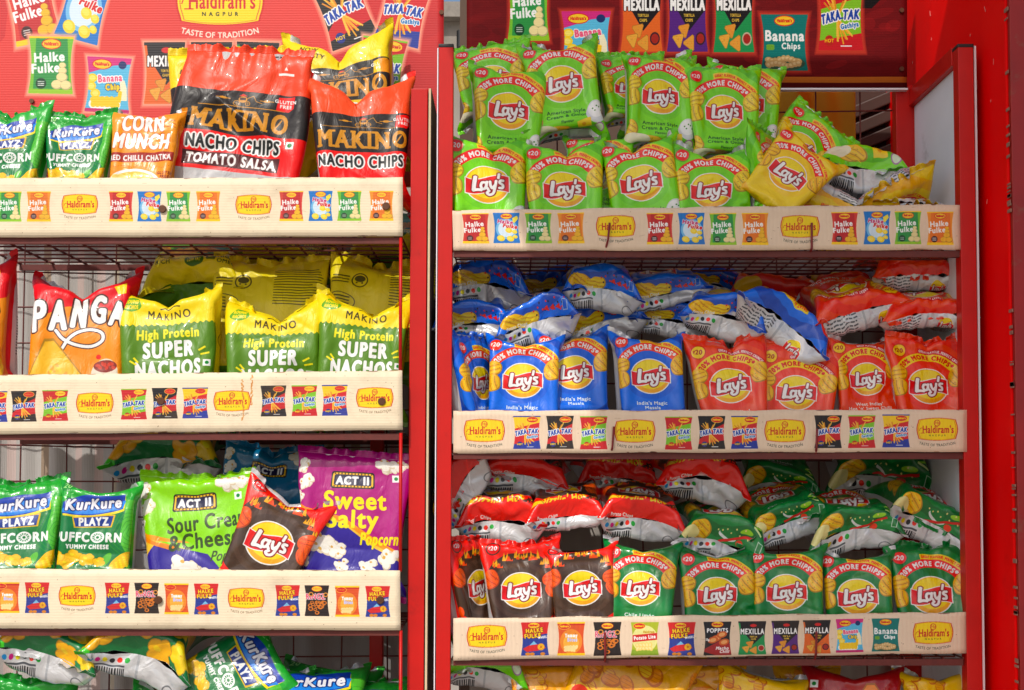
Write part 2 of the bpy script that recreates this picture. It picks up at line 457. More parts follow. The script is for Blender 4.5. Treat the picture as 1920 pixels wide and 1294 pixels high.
        for i in range(10): c.ell(-24 + 11 * (i % 5), 24 + 12 * (i // 5), 11, 7, (248, 214, 110), 25 * i); c.ell(-25 + 11 * (i % 5), 23 + 12 * (i // 5), 7, 4, (254, 236, 160), 25 * i)
    elif t == 6:
        badge(-52); c.text('POPPITS', 0, -22, 15, WHT, bold=1.6, fit=76, outline=((30, 30, 60), 1.5))
        c.poly([(-60, 46), (10, 8), (60, 24), (60, 60), (0, 64)], (170, 36, 40))
        for a, b in ((-4, 0), (16, -14), (24, 14), (-16, 6)): c.ell(a, b, 19, 12, (214, 96, 40), -15); c.ell(a, b, 12, 7, (244, 170, 100), -15)
        c.text('Macho', 16, 42, 11, WHT, bold=1.2, shear=.3, fit=46); c.text('Chilli', 24, 54, 10, WHT, bold=1.1, shear=.3, fit=34)
        c.text('10g', -38, 8, 8, WHT, bold=.8)
    elif t == 7:
        c.poly([(-44, -62), (50, -62), (50, -20), (4, 24), (-40, -34)], (30, 26, 30)); c.rect(-50, -64, 100, 8, (36, 34, 38))
        c.ell(4, -46, 12, 6, RED)
        c.text('MEXILLA', 0, -14, 20, WHT, bold=2, fit=84, outline=((30, 26, 30), 1.5))
        c.text('TORTILLA', 4, -2, 5, (220, 180, 60), bold=.5, fit=26); c.text('CHIPS', 4, 7, 5, (220, 180, 60), bold=.5, fit=18)
        nacho(c, -8, 22, 15, 200, (228, 150, 50), 1); nacho(c, -22, 40, 15, 80, (236, 170, 60), 2); nacho(c, 6, 46, 16, 300, (232, 160, 56), 3)
        c.ell(32, 38, 12, col=(200, 180, 150) if kind == 'mx_green' else (60, 30, 40)); c.ell(32, 38, 9, col=(170, 40, 30))
    elif t == 8:
        c.poly([(-60, -20), (10, -44), (60, -50), (60, 70), (-60, 70)], (90, 190, 230)); badge(-46, -16)
        c.ell(30, -46, 9, col=(30, 50, 110))
        c.text('Banana', 4, -8, 15, (240, 90, 130), bold=1.6, fit=54, rot=-6, outline=(WHT, 2)); c.text('Chips', 14, 10, 13, (250, 214, 40), bold=1.8, fit=38, rot=-6, outline=((40, 60, 120), 1.2))
        for a, b in ((-36, -14), (-38, 4), (-28, 20)): c.ell(a, b, 11, 10, (252, 212, 40)); c.ell(a, b, 7, 6, (255, 232, 110))
        c.ell(-6, 44, 36, 18, WHT)
        for i in range(12): c.ell(-30 + 10 * (i % 6), 34 + 9 * (i // 6), 9, 7, (250, 206, 30), 20 * i)
        c.poly([(26, -6), (36, -12), (42, 6), (44, 34), (30, 34)], (250, 240, 200)); c.poly([(24, 10), (32, 14), (30, 40), (22, 36)], YEL)
        c.rect(-50, 54, 100, 10, (200, 36, 110))
    elif t == 9:
        badge(-48); c.text('Banana', 0, -4, 22, WHT, bold=2, fit=84); c.text('Chips', 14, 14, 13, WHT, bold=1.4, fit=40)
        for i in range(6): c.ell(-34 + 4 * (i % 3), 8 + 5 * (i // 3), 5, 4, (110, 170, 50))
        c.ell(0, 46, 44, 16, (60, 90, 70))
        for i in range(18): c.ell(-34 + 8 * (i % 9), 38 + 10 * (i // 9) + 3 * math.sin(i), 8, 6, (206, 170, 110), 25 * i); c.ell(-34 + 8 * (i % 9), 37 + 10 * (i // 9) + 3 * math.sin(i), 4, 3, (232, 206, 150))
    c.clip = oc
    c.pop(o)
# ------------------------------------------------------------------ pack designs: front and back of a 140 x 190 bag
PW, PH, TS = 140, 190, 2.7
def seal_lines(c, dark):
    for y in (2.2, 4.4, 6.6, 183.4, 185.6, 187.8):
        c.rect(0, y - .35, PW, .7, dark, .35)
def back_silver(seed=0, edge=None, logo=True, lab=(90, 92, 98), white=(222, 222, 224)):
    c = Canvas(PW, PH, TS, white)
    if edge:
        c.rect(0, 0, 9, PH, edge); c.rect(PW - 9, 0, 9, PH, edge)
    rn = random.Random(seed)
    # lines of small print beside the lengthwise seam
    for (x0, x1, y0, y1) in ((16, 62, 11, 60), (78, 122, 52, 96), (16, 60, 72, 120), (78, 122, 108, 136)):
        y = y0
        while y < y1:
            x = x0
            while x < x1 - 3:
                w = rn.uniform(2, 8); c.rect(x, y, min(w, x1 - x), 1.5, lab); x += w + 1.2
            y += 3.6
    if logo: crisp_logo(c, 98, 25, 11)
    c.ell(100, 44, 20, 4, (60, 56, 54), -8)
    x = 84
    while x < 122:
        w = rn.uniform(.6, 2.2); c.rect(x, 146, w, 19, (40, 40, 44)); x += w + rn.uniform(.7, 1.8)
    c.rect(84, 166.5, 38, 2, lab)
    for i, cl in enumerate(((40, 150, 60), (236, 60, 40), (40, 40, 44), (250, 220, 40), (206, 40, 140), (40, 150, 210))):
        c.ell(82 + i * 8.2, 174, 2.9, col=cl)
    c.ell(30, 160, 9, 7, (120, 122, 126)); c.ell(30, 160, 7.6, 5.8, white)
    c.rect(26, 140, 22, 10, (120, 122, 126)); c.rect(27, 141, 20, 8, white)
    c.rect(68.5, 9, 3, 172, (186, 188, 192))
    return c
def crisp_pack(base, rings, arc=RED, arct=WHT, ban=YEL, bant=RED, flavour=(), extra='', fcol=WHT, badge=RED, badget=WHT, chipc=(236, 180, 44)):
    c = Canvas(PW, PH, TS, base)
    X, Y = 68, 89
    for i, r in enumerate((150, 126, 106, 86, 72)): c.ell(X, Y, r, col=rings[i % len(rings)])
    c.ell(X, Y, 40, col=base)
    c.band(X, Y, 54.5, 63.5, -14, 60, ban)
    c.text('GREAT FLAVOUR, PERFECT CRUNCH', X, Y, 4, bant, arc=(X, Y, 57.2, 23), fit=70, bold=.4)
    c.band(X, Y, 41, 55, -64, 58, arc)
    c.text('20% MORE CHIPS*', X, Y, 7.8, arct, arc=(X, Y, 44, -3), fit=82, bold=1.0)
    price(c, 25, 34, 10, badget, badge, tuple(int(v * .8) for v in rings[0]))
    for x, y, a, b, q, sd in ((24, 74, 15, 13, -30, 1), (23, 97, 14, 15, 60, 2), (113, 74, 15, 18, 30, 3)): chip(c, x, y, a, b, q, chipc, sd)
    crisp_logo(c, X, Y + 2, 28)
    for i, t in enumerate(flavour):
        c.text(t, X, 138 + i * 8.2, 5.6 if i < 2 else 3.6, fcol, bold=.35, fit=None)
    if extra == 'cream':
        o = c.push(-6, -9); c.ell(118, 150, 16, 17, (228, 230, 234), wob=.03); c.ell(117, 147, 12, 12, (250, 250, 250))
        for i in range(5): c.ell(112 + 3 * i, 145 + 4 * math.sin(i * 2), 1.2, col=(60, 120, 50))
        chip(c, 22, 156, 17, 14, 10, (240, 196, 70), 4); chip(c, 60, 176, 22, 10, 4, (232, 190, 60), 6)
        c.ell(36, 172, 22, 9, (246, 240, 214)); c.poly([(88, 164), (108, 158), (110, 174), (90, 178)], (250, 208, 60)); c.ell(98, 168, 3, col=(214, 160, 40))
        for r in (8, 6.4): c.ell(122, 174, r, r, (170, 120, 170) if r == 8 else (226, 240, 214))
        c.pop(o)
    elif extra == 'masala':
        c.band(X, Y, 92, 97, 96, 140, YEL); chip(c, 36, 172, 22, 11, 12, (240, 184, 40), 4); chip(c, 60, 176, 18, 9, -8, (248, 200, 60), 5)
        for i in range(16): c.ell(70 + 3.4 * i, 168 + 6 * math.sin(i * 1.7), 1.2, col=(30, 30, 40) if i % 2 else (220, 50, 40))
        for i in range(4): c.poly([(84 + 9 * i, 172), (91 + 9 * i, 168), (93 + 9 * i, 175)], (206, 40, 36))
        c.text('Potato Chips', 22, 181, 4.2, WHT, anchor='l', bold=.2); c.rect(114, 164, 8, 12, (190, 200, 230)); c.rect(115, 165, 6, 10, base)
    elif extra == 'hot':
        c.ell(112, 168, 20, 18, (200, 40, 20)); c.ell(30, 172, 20, 12, (244, 196, 40)); c.poly([(112, 150), (122, 146), (126, 164), (116, 166)], WHT)
        c.text('Potato Chips', 22, 181, 4.2, WHT, anchor='l', bold=.2)
    elif extra == 'lime':
        for i in range(5): c.line([(112 + 6 * math.cos(i * 2.4), 138 + 4 * i), (112 + 6 * math.cos(i * 2.4 + 2.4), 142 + 4 * i)], 2.6, (150, 210, 60) if i % 2 else (226, 240, 180))
        chip(c, 34, 170, 17, 13, 12, (240, 184, 40), 4); c.ell(18, 174, 14, 10, (240, 232, 170)); c.ell(74, 172, 13, 5, (236, 240, 236), 15); c.ell(75, 169, 13, 5, base, 15)
        c.line([(62, 180), (84, 174), (108, 166)], 3, (206, 40, 30)); c.ell(92, 178, 5, 4, (224, 70, 30)); c.ell(98, 163, 9, 3, (150, 200, 50), -10)
        for i in range(8): c.ell(60 + 6 * i, 166 + 5 * math.sin(3 * i), 1.1, col=(236, 220, 150))
        c.rect(116, 164, 8, 12, (200, 220, 200)); c.rect(117, 165, 6, 10, base)
    elif extra == 'salt':
        chip(c, 40, 172, 22, 12, 12, (246, 200, 60), 4); chip(c, 100, 166, 20, 14, -20, (246, 206, 80), 5)
    seal_lines(c, tuple(int(v * .6) for v in base))
    return c
def flame(c, pts, h, col, seed):
    rn = random.Random(seed)
    for (x, y) in pts:
        for k in range(5):
            q = x + rn.uniform(-6, 6); w = rn.uniform(1.2, 3)
            c.poly([(q - w, y), (q + rn.uniform(-3, 3), y - h * rn.uniform(.4, 1)), (q + w, y)], col)
def sizzling_pack():
    c = Canvas(PW, PH, TS, (222, 40, 24))
    o = c.push(0, -11); c.ell(68, 104, 62, 66, (66, 47, 35), wob=.03); c.rect(8, 96, 124, 90, (66, 47, 35))
    c.ell(68, 102, 47, col=(78, 58, 46)); c.ell(68, 102, 40, col=(70, 52, 40))
    flame(c, [(30, 62), (44, 52), (60, 46), (76, 46), (92, 50), (106, 60), (118, 74)], 16, (240, 170, 30), 3)
    flame(c, [(34, 64), (52, 52), (70, 48), (88, 52), (112, 66)], 10, (250, 90, 20), 5)
    price(c, 24, 30, 10, WHT, (206, 24, 30), (66, 47, 35))
    for x, y, a, b, q, sd in ((22, 84, 14, 17, 20, 1), (114, 84, 15, 12, -30, 3), (117, 102, 14, 13, 40, 4)): chip(c, x, y, a, b, q, (226, 96, 34), sd)
    crisp_logo(c, 68, 102, 29)
    t = np.linspace(-1, 1, 20)
    up = [(66 + 58 * f, 164 - 26 * f * f + 0) for f in t]; lo = [(66 + 58 * f * .98, 164 + 17 - 34 * f * f) for f in t[::-1]]
    c.poly(up + lo, (214, 34, 22)); c.line([(120, 142), (126, 132), (122, 124)], 3, (80, 150, 40)); c.ell(14, 140, 6, 9, (240, 90, 30))
    c.text("Sizzlin' Hot", 66, 0, 10.5, (252, 206, 30), arc=(66, 92, -82, 180), fit=74, bold=.8, shear=.2)
    chip(c, 18, 172, 17, 13, 0, (240, 200, 60), 8, False)
    rn = random.Random(1)
    for i in range(60): c.ell(rn.uniform(90, 134), rn.uniform(160, 182), rn.uniform(.5, 1.4), col=rn.choice([(240, 170, 30), (222, 40, 24), (30, 24, 22)]))
    c.pop(o); c.rect(0, 158, 140, 32, (222, 40, 24)); c.text('Potato Chips', 22, 180, 4.2, WHT, anchor='l', bold=.2)
    seal_lines(c, (120, 20, 16)); return c
def puffcorn_pack():
    c = Canvas(PW, PH, TS, (20, 112, 62))
    c.poly([(100, 0), (140, 0), (140, 190), (118, 190), (120, 130), (104, 100), (112, 60)], (92, 178, 66))
    c.rect(0, 0, 140, 40, (48, 158, 60)); c.ell(30, 20, 50, 26, (40, 150, 58)); c.poly([(0, 100), (0, 60), (8, 80), (14, 130), (4, 160)], (110, 210, 40))
    for k in range(6): c.line([(122 + (6 + 5 * k) * math.cos(t) * (1 + .15 * math.sin(3 * t)), 92 + (7 + 6 * k) * math.sin(t)) for t in np.linspace(0, 6.2, 26)], .8, (58, 140, 50))
    rn = random.Random(2)
    for i in range(26):
        x, y = rn.uniform(16, 60), rn.uniform(12, 44); c.line([(x, y), (x + 3, y + rn.uniform(-2, 2))], 1.4, (150, 214, 150))
    o = c.push(5, -8, .94, .84)
    c.ell(16, 34, 12, col=(36, 130, 58)); c.text('20', 16, 39, 10, (170, 220, 150), bold=.6)
    t = np.linspace(0, 1, 16)
    up = [(18 + 96 * f, 66 - 26 * f - 7 * math.sin(f * 5)) for f in t]; lo = [(18 + 92 * f, 86 - 10 * f + 7 * math.sin(f * 3.2)) for f in t[::-1]]
    c.poly([(a, b + 3) for a, b in up] + [(a + 2, b + 4) for a, b in lo], (240, 214, 60))
    c.poly(up + lo, (28, 70, 160)); c.poly([(a, b + 12) for a, b in up] + [(a, b - 2) for a, b in lo], (60, 140, 216))
    c.text('KurKure', 64, 76, 19, (244, 244, 250), bold=1.6, fit=84, shear=.18, rot=-6, outline=((22, 40, 100), 1.8))
    c.poly([(34, 92), (98, 86), (94, 110), (38, 112)], (216, 180, 50)); c.poly([(36, 94), (95, 88.5), (91.5, 108), (40, 110)], (30, 60, 130))
    c.text('PLAYZ', 66, 107, 14, WHT, bold=1.4, fit=44, rot=-3)
    c.text('PUFFC', 10, 137, 16, WHT, anchor='l', bold=1.7, fit=52); c.text('RN', 86, 137, 16, WHT, anchor='l', bold=1.7, fit=25)
    c.ell(74, 129, 10.5, col=WHT); c.ell(74, 129, 7.6, col=(20, 112, 62)); c.ell(74, 129, 4.2, col=WHT)
    for a in range(0, 360, 30): c.line([(74 + 3 * math.cos(R(a)), 129 + 3 * math.sin(R(a))), (74 + 9 * math.cos(R(a)), 129 + 9 * math.sin(R(a)))], 1.4, WHT)
    c.ell(74, 129, 2.4, col=(20, 112, 62))
    c.text('YUMMY CHEESE', 60, 150, 7, WHT, bold=.9, fit=62)
    c.ell(114, 172, 24, 12, (236, 186, 30), -40)
    for i in range(30): c.ell(98 + 6.2 * (i % 6) + 1.4 * (i // 6), 184 - 5 * (i % 6) + 4 * (i // 6) - 4, 2.2, 1.8, (250, 214, 60))
    c.ell(88, 170, 6, 14, (90, 170, 50), 25)
    for i, (x, y, r) in enumerate(((16, 168, 13), (40, 164, 12), (60, 170, 12), (30, 178, 10), (78, 174, 9))): puff(c, x, y, r, i, (248, 190, 30))
    c.pop(o)
    seal_lines(c, (10, 70, 30)); return c
def puffcorn_print(seed=1):
    """lower half crowded with puffs, as on the packs that lie flat"""
    c = puffcorn_pack(); rn = random.Random(seed)
    c.rect(0, 34, 140, 156, (20, 112, 62)); c.poly([(0, 34), (24, 34), (12, 120), (16, 190), (0, 190)], (76, 190, 50))
    for i in range(26): puff(c, rn.uniform(14, 126), rn.uniform(50, 176), rn.uniform(12, 17), i, rn.choice([(246, 190, 24), (240, 176, 20), (250, 204, 50)]))
    for i in range(3): c.ell(rn.uniform(40, 100), rn.uniform(90, 150), 5, 5, (226, 100, 30))
    seal_lines(c, (10, 70, 30)); return c
def corn_pack():
    c = Canvas(PW, PH, TS, (246, 152, 14))
    c.rect(0, 0, 140, 14, (238, 140, 10))
    o = c.push(6, -17, .9, 1)
    c.text('MAKINO', 70, 34, 9, (110, 50, 16), bold=.5, fit=64, sp=1.4)
    c.text('CORN', 68, 70, 27, WHT, bold=2.6, fit=76, shear=.06, outline=((190, 96, 10), 1.4)); c.text('MUNCH', 68, 104, 27, WHT, bold=2.6, fit=98, shear=.06, outline=((190, 96, 10), 1.4))
    c.poly([(10, 114), (128, 110), (128, 127), (10, 131)], (150, 40, 18)); c.text('RED CHILLI CHATKA', 69, 126, 9, WHT, bold=1.0, fit=108, rot=-2)
    for i in range(3): c.line([(112, 50 + 6 * i), (128, 52 + 6 * i)], 1.2, (150, 70, 10))
    for i in range(24): c.ell(20 + 4.4 * i, 138 + 2 * math.sin(i), .9, col=(180, 90, 10))
    c.ell(62, 172, 48, 30, WHT); c.ell(62, 172, 42, 25, (244, 200, 90))
    for i in range(12): c.ell(30 + 11 * (i % 6), 158 + 10 * (i // 6), 9, 5, (248, 222, 140), 30 * i)
    c.text('GLUTEN', 116, 152, 5, (120, 50, 10), bold=.5); c.text('FREE', 116, 159, 5, (120, 50, 10), bold=.5)
    c.pop(o)
    seal_lines(c, (170, 90, 6)); return c
def slab(c, t, x, y, h, col, fit):
    c.text(t, x, y, h, col, fit=fit, bold=h * .07, sp=h * .06)
    W = fit; n = len(t); 
    adv = [glyph(q)[1] for q in t]; tot = sum(adv); q = x - W / 2
    for ch, a in zip(t, adv):
        w = a / tot * W
        st = {'M': (.1, .9), 'A': (.08, .92), 'K': (.16, .88), 'I': (.5,), 'N': (.12, .88), 'O': ()}.get(ch, ())
        for f in st: c.rect(q + w * f - h * .14, y - h * .1, h * .3, h * .14, col)
        for f in ((.14, .86) if ch == 'M' else (.5,) if ch in 'AI' else (.16, .86) if ch in 'KN' else ()): c.rect(q + w * f - h * .14, y - h * 1.04, h * .28, h * .13, col)
        if ch == 'O': c.line([(q + w * .35, y - h * .25), (q + w * .65, y - h * .75)], h * .07, col)
        if ch in 'KNM': c.ell(q + w * .5, y - h * .5, h * .1, col=col)
        q += w
def coach(c, x, y, s, col):
    c.ell(x, y, 6 * s, 5 * s, col); c.rect(x - 4 * s, y - 3 * s, 8 * s, 4 * s, (60, 30, 24)); c.poly([(x - 6 * s, y - 5 * s), (x, y - 9 * s), (x + 6 * s, y - 5 * s)], (200, 60, 40))
    for d, r in ((-8, 4.5), (7, 3.5)): c.ell(x + d * s, y + 6 * s, r * s, col=col); c.ell(x + d * s, y + 6 * s, (r - 1) * s, col=BLK); c.line([(x + d * s - r * s, y + 6 * s), (x + d * s + r * s, y + 6 * s)], .6 * s, col); c.line([(x + d * s, y + 2 * s), (x + d * s, y + 10 * s)], .6 * s, col)
    c.line([(x + 6 * s, y - 2 * s), (x + 14 * s, y - 6 * s), (x + 18 * s, y + 2 * s), (x + 26 * s, y + 4 * s)], 1 * s, col)
    for d in (-26, 32): c.line([(x + (d - 9) * s, y), (x + (d + 9) * s, y)], 1.2 * s, col); c.ell(x + d * s, y, 5 * s, 2 * s, col)
def nacho_pack(kind):
    top, band, low = {'red': ((240, 92, 50), (34, 30, 30), (222, 28, 26)), 'tomato': ((238, 84, 48), (34, 30, 30), (220, 30, 28)), 'yellow': ((250, 208, 14), (34, 30, 30), (250, 196, 10))}[kind]
    c = Canvas(PW, PH, TS, top)
    y0, y1 = {'red': (59, 107), 'tomato': (55, 102), 'yellow': (52, 98)}[kind]
    c.rect(0, y0, 140, y1 - y0, band); c.rect(0, y1, 140, 190 - y1, low)
    gold = (196, 142, 50)
    coach(c, 72, y0 + 9, .72, gold)
    c.line([(30, y0 + 17.5), (112, y0 + 17.5)], .8, gold)
    slab(c, 'MAKINO', 71, y1 - 5, 20, gold, 92)
    c.poly([(106, y0 + 3), (122, y0 + 1), (121, y0 + 14), (116, y0 + 18), (104, y0 + 17)], low); c.text('GLUTEN', 113, y0 + 9, 3.4, WHT, bold=.35); c.text('FREE', 113, y0 + 14, 3.4, WHT, bold=.35)
    c.text('NACHO CHIPS', 68, y1 + 18, 13, (28, 34, 34), bold=1.0, fit=88, outline=(WHT, 1.6))
    c.rect(118, y1 + 4, 8, 8, WHT); c.ell(122, y1 + 8, 2.4, col=(20, 110, 50))
    if kind == 'tomato':
        c.rect(22, y1 + 22, 92, 16, (70, 16, 20)); c.text('TOMATO SALSA', 68, y1 + 35.5, 11, WHT, bold=1.0, fit=84)
        c.rect(0, y1 + 42, 140, 70, (196, 196, 198)); c.rect(104, 31, 16, 2.6, WHT); c.poly([(110, 28), (112, 24), (114, 28)], WHT)
    elif kind == 'yellow':
        for i, t in enumerate(('NOW', 'IN TASTY')): c.text(t, 36, 30 + i * 8, 5.4, (70, 56, 10), bold=.35, rot=8)
        c.rect(112, y0 + 2, 18, 16, (236, 150, 20)); c.rect(0, 176, 140, 14, (250, 208, 14))
    else: c.rect(0, 158, 140, 8, (190, 20, 22))
    seal_lines(c, tuple(int(v * .65) for v in top)); return c
def panga_pack():
    c = Canvas(PW, PH, TS, (246, 146, 10))
    t = np.linspace(0, 1, 30)
    c.poly([(0, 0), (140, 0)] + [(140 - 140 * f, 66 + 8 * math.sin(f * 9) - 18 * (1 - f)) for f in t], (204, 22, 40)); c.rect(0, 0, 140, 16, (170, 16, 32))
    c.ell(66, 24, 27, 9, (200, 40, 40)); c.ell(66, 24, 25, 7.5, (214, 70, 56)); c.text("Haldiram's", 66, 27, 8, WHT, fit=38, bold=.4)
    c.poly([(106, 30), (120, 26), (118, 38), (110, 40)], (250, 214, 30))
    o = c.push(13, -12, .80, .9)
    for dx, ch, yy, hh, ro in ((22, 'P', 108, 40, -8), (46, 'A', 104, 38, -4), (70, 'N', 100, 44, 2), (94, 'G', 92, 34, 4), (118, 'A', 96, 28, 8)):
        c.text(ch, dx, yy, hh, WHT, bold=3.2, fit=19, rot=ro, outline=((60, 30, 16), 2))
    for w, cl in ((6.5, (60, 30, 16)), (4, WHT)):
        c.stroke([(44, 106), (54, 117), (70, 124), (88, 125), (101, 117), (100, 107), (88, 103), (74, 106), (62, 115), (52, 132)], w, cl, 5)
    nacho(c, 44, 158, 40, 20, (240, 186, 60), 3)
    c.ell(108, 160, 17, 20, (232, 224, 208)); c.ell(108, 150, 15, 8, (120, 40, 24))
    for i in range(8): c.ell(98 + 3 * i, 149 + 3 * math.sin(2 * i), 3, 2.2, (180, 60, 30), 30 * i)
    c.ell(88, 176, 8, 4, (206, 36, 30)); c.ell(130, 172, 14, 12, (250, 200, 60), 30); c.ell(98, 138, 3, col=(206, 36, 30))
    c.pop(o)
    seal_lines(c, (110, 10, 24)); return c
def super_pack():
    yel, grn = (236, 208, 24), (88, 126, 34)
    c = Canvas(PW, PH, TS, grn)
    c.poly([(0, 0), (140, 0)] + [(140 - 140 * f, 56 + 1.2 * math.sin(f * 130)) for f in np.linspace(0, 1, 160)], yel)
    c.ell(28, 30, 12, 9, (96, 150, 30), 0, wob=.06); c.text('ROUND', 28, 29, 4.6, yel, bold=.5, fit=17); c.text('NACHOS', 28, 35.5, 4.6, yel, bold=.5, fit=17)
    c.line([(63, 33), (68, 29), (74, 32), (80, 29), (87, 33)], 1.6, (60, 50, 10))
    c.text('MAKINO', 73, 48, 10, (60, 52, 14), bold=.4, fit=50, sp=1)
    c.text('High Protein', 72, 74, 11.5, (250, 222, 30), bold=.9, fit=68)
    c.text('SUPER', 72, 97, 18, WHT, bold=1.7, fit=54, outline=((60, 104, 20), .7)); c.text('NACHOS', 72, 121, 18, WHT, bold=1.7, fit=70, outline=((60, 104, 20), .7))
    for a_, b_ in (((36, 97), (40, 102)), ((32, 101), (38, 105)), ((106, 92), (112, 88)), ((108, 97), (116, 95))): c.line([a_, b_], 2.2, (250, 222, 30))
    veg(c, 114, 108, 4.2); c.text('- INDIAN CHAAT -', 72, 133, 7, (250, 214, 40), bold=.6, fit=62)
    seal_lines(c, (190, 160, 8)); return c
def super_back():
    yel, grn = (240, 218, 44), (88, 130, 34)
    c = Canvas(PW, PH, TS, grn); ink = (84, 80, 16)
    c.rect(0, 0, 140, 104, yel)
    c.rrect(6, 30, 58, 120, 6, (220, 208, 40)); c.rrect(7, 31, 56, 118, 6, yel); c.rect(74, 20, 62, 120, yel)
    c.ell(44, 44, 9, 9, ink); c.ell(44, 44, 7.6, col=yel); c.ell(44, 42, 6, 4, ink); c.ell(41, 47, 1, col=ink); c.ell(47, 47, 1, col=ink)
    for i in range(3): c.line([(14, 40 + 4 * i), (32, 40 + 4 * i)], 1.3, ink)
    c.ell(26, 72, 17, 11, ink); c.ell(26, 72, 16, 10, yel)
    for i in range(4): c.line([(16, 66 + 4 * i), (36, 66 + 4 * i)], 1.6, ink)
    rn = random.Random(5)
    for i in range(14): c.line([(78, 24 + 3.6 * i), (78 + rn.uniform(40, 54), 24 + 3.6 * i)], 1.1, ink)
    for i in range(9): c.rect(100, 84 + 5 * i, 34, .7, ink)
    for i in range(4): c.rect(100 + 11 * i, 84, .7, 41, ink)
    x = 78
    while x < 98: w = rn.uniform(.6, 1.8); c.rect(x, 118, w, 16, ink); x += w + rn.uniform(.6, 1.4)
    c.text('MADE WITH', 60, 164, 6, (230, 210, 40), bold=.5, fit=40)
    seal_lines(c, (190, 160, 8)); return c
def super_claims():
    """front of the same nacho bag in another batch: snacks across the middle, claims above the lower seam"""
    yel, grn = (240, 218, 44), (88, 130, 34)
    c = Canvas(PW, PH, TS, yel); ink = (92, 104, 22)
    c.rect(0, 0, 140, 118, grn); c.poly([(0, 116)] + [(140 * f, 119 + 2 * math.sin(f * 120)) for f in np.linspace(0, 1, 140)] + [(140, 110), (0, 110)], yel)
    for i in range(6): puff(c, 28 + 16 * i, 98 + 5 * math.sin(i), 10, i, (236, 170, 40))
    c.text('MADE WITH', 72, 134, 7, ink, bold=.5, fit=44)
    for x, a, b in ((26, 'PROTEIN', 'RICH'), (100, 'HIGH', 'OMEGA')):
        c.rrect(x - 12, 141, 11, 11, 2, ink); c.ell(x - 6.5, 146.5, 3.5, 2, yel, -30); c.text(a, x + 1, 146, 5, ink, anchor='l', bold=.35); c.text(b, x + 1, 154, 5, ink, anchor='l', bold=.35)
    c.ell(74, 149, 11, 11, (70, 110, 26), wob=.05); c.text('40%', 74, 147, 6, yel, bold=.5); c.text('LOW FAT', 74, 154, 4.2, yel, bold=.3, fit=16)
    seal_lines(c, (170, 150, 8)); return c
def popcorn_pack(kind):
    top, name, tc = {'sour': ((140, 204, 22), ('Sour Cream', '& Cheese'), (50, 70, 28)), 'sweet': ((166, 24, 124), ('Sweet', '& Salty'), (252, 226, 40)), 'butter': ((20, 112, 150), ('', ''), (20, 50, 110))}[kind]
    c = Canvas(PW, PH, TS, top)
    blue = (58, 44, 140)
    o = c.push(0, -38); c.rect(0, 190, 140, 40, blue)
    c.poly([(0, 190), (0, 100), (20, 112), (60, 122), (96, 148), (140, 172), (140, 190)], (230, 150, 40) if kind != 'sour' else (236, 160, 40))
    c.poly([(0, 190), (0, 106), (22, 118), (60, 128), (94, 154), (140, 178), (140, 190)], (244, 196, 80))
    c.poly([(6, 190), (8, 150), (30, 122), (60, 130), (94, 158), (136, 180), (140, 190)], blue)
    if kind == 'sour':
        c.poly([(0, 104), (30, 122), (76, 128), (112, 150), (140, 160), (140, 190), (98, 190), (70, 140), (30, 126), (0, 112)], (240, 140, 30))
        c.poly([(30, 120), (80, 126), (140, 140), (140, 190), (104, 190), (74, 136)], (140, 204, 22)); c.poly([(16, 190), (20, 146), (50, 128), (82, 138), (106, 170), (112, 190)], blue)
    c.pop(o)
    for x, y, r, sd in ((104, 18, 12, 1), (120, 20, 11, 2), (12, 26, 9, 3), (16, 44, 10, 4), (10, 62, 8, 5)) : popcorn(c, x, y, r, sd)
    o = c.push(0, -16)
    c.rrect(44, 46, 48, 20, 3, (30, 28, 30)); c.rrect(45.5, 47.5, 45, 17, 2.5, (236, 190, 60)); c.rrect(47.5, 49.5, 41, 13, 2, (30, 28, 60))
    for i in range(12):
        for y in (48.5, 63.5): c.ell(48 + 3.7 * i, y, .8, col=(60, 40, 10))
    c.text('ACT II', 68, 61, 9, WHT, bold=1.1, fit=36)
    veg(c, 116, 52, 4.6)
    if kind == 'sour':
        c.text(name[0], 40, 90, 17, tc, anchor='l', bold=.9, fit=88, rot=-3); c.text('&Cheese', 42, 110, 17, tc, anchor='l', bold=.9, fit=74, rot=-3); c.text('Popcorn', 84, 124, 11, tc, anchor='l', fit=40, shear=.25, bold=.3)
    elif kind == 'sweet':
        c.text('Sweet', 38, 90, 20, tc, anchor='l', bold=1.5, fit=66); c.text('&', 34, 108, 12, tc, bold=1.2); c.text('Salty', 42, 112, 20, tc, anchor='l', bold=1.5, fit=54); c.text('Popcorn', 78, 132, 14, tc, anchor='l', bold=.8, fit=42, shear=.08)
    c.pop(o); o = c.push(0, -44)
    popcorn(c, 40 if kind != 'sour' else 60, 158, 17, 7); popcorn(c, 54 if kind != 'sour' else 74, 166, 11, 8)
    if kind != 'sour':
        for x, y, r in ((112, 176, 14), (14, 178, 12), (60, 184, 9), (88, 184, 10)): popcorn(c, x, y, r, int(x))
    c.pop(o)
    seal_lines(c, tuple(int(v * .7) for v in top)); return c
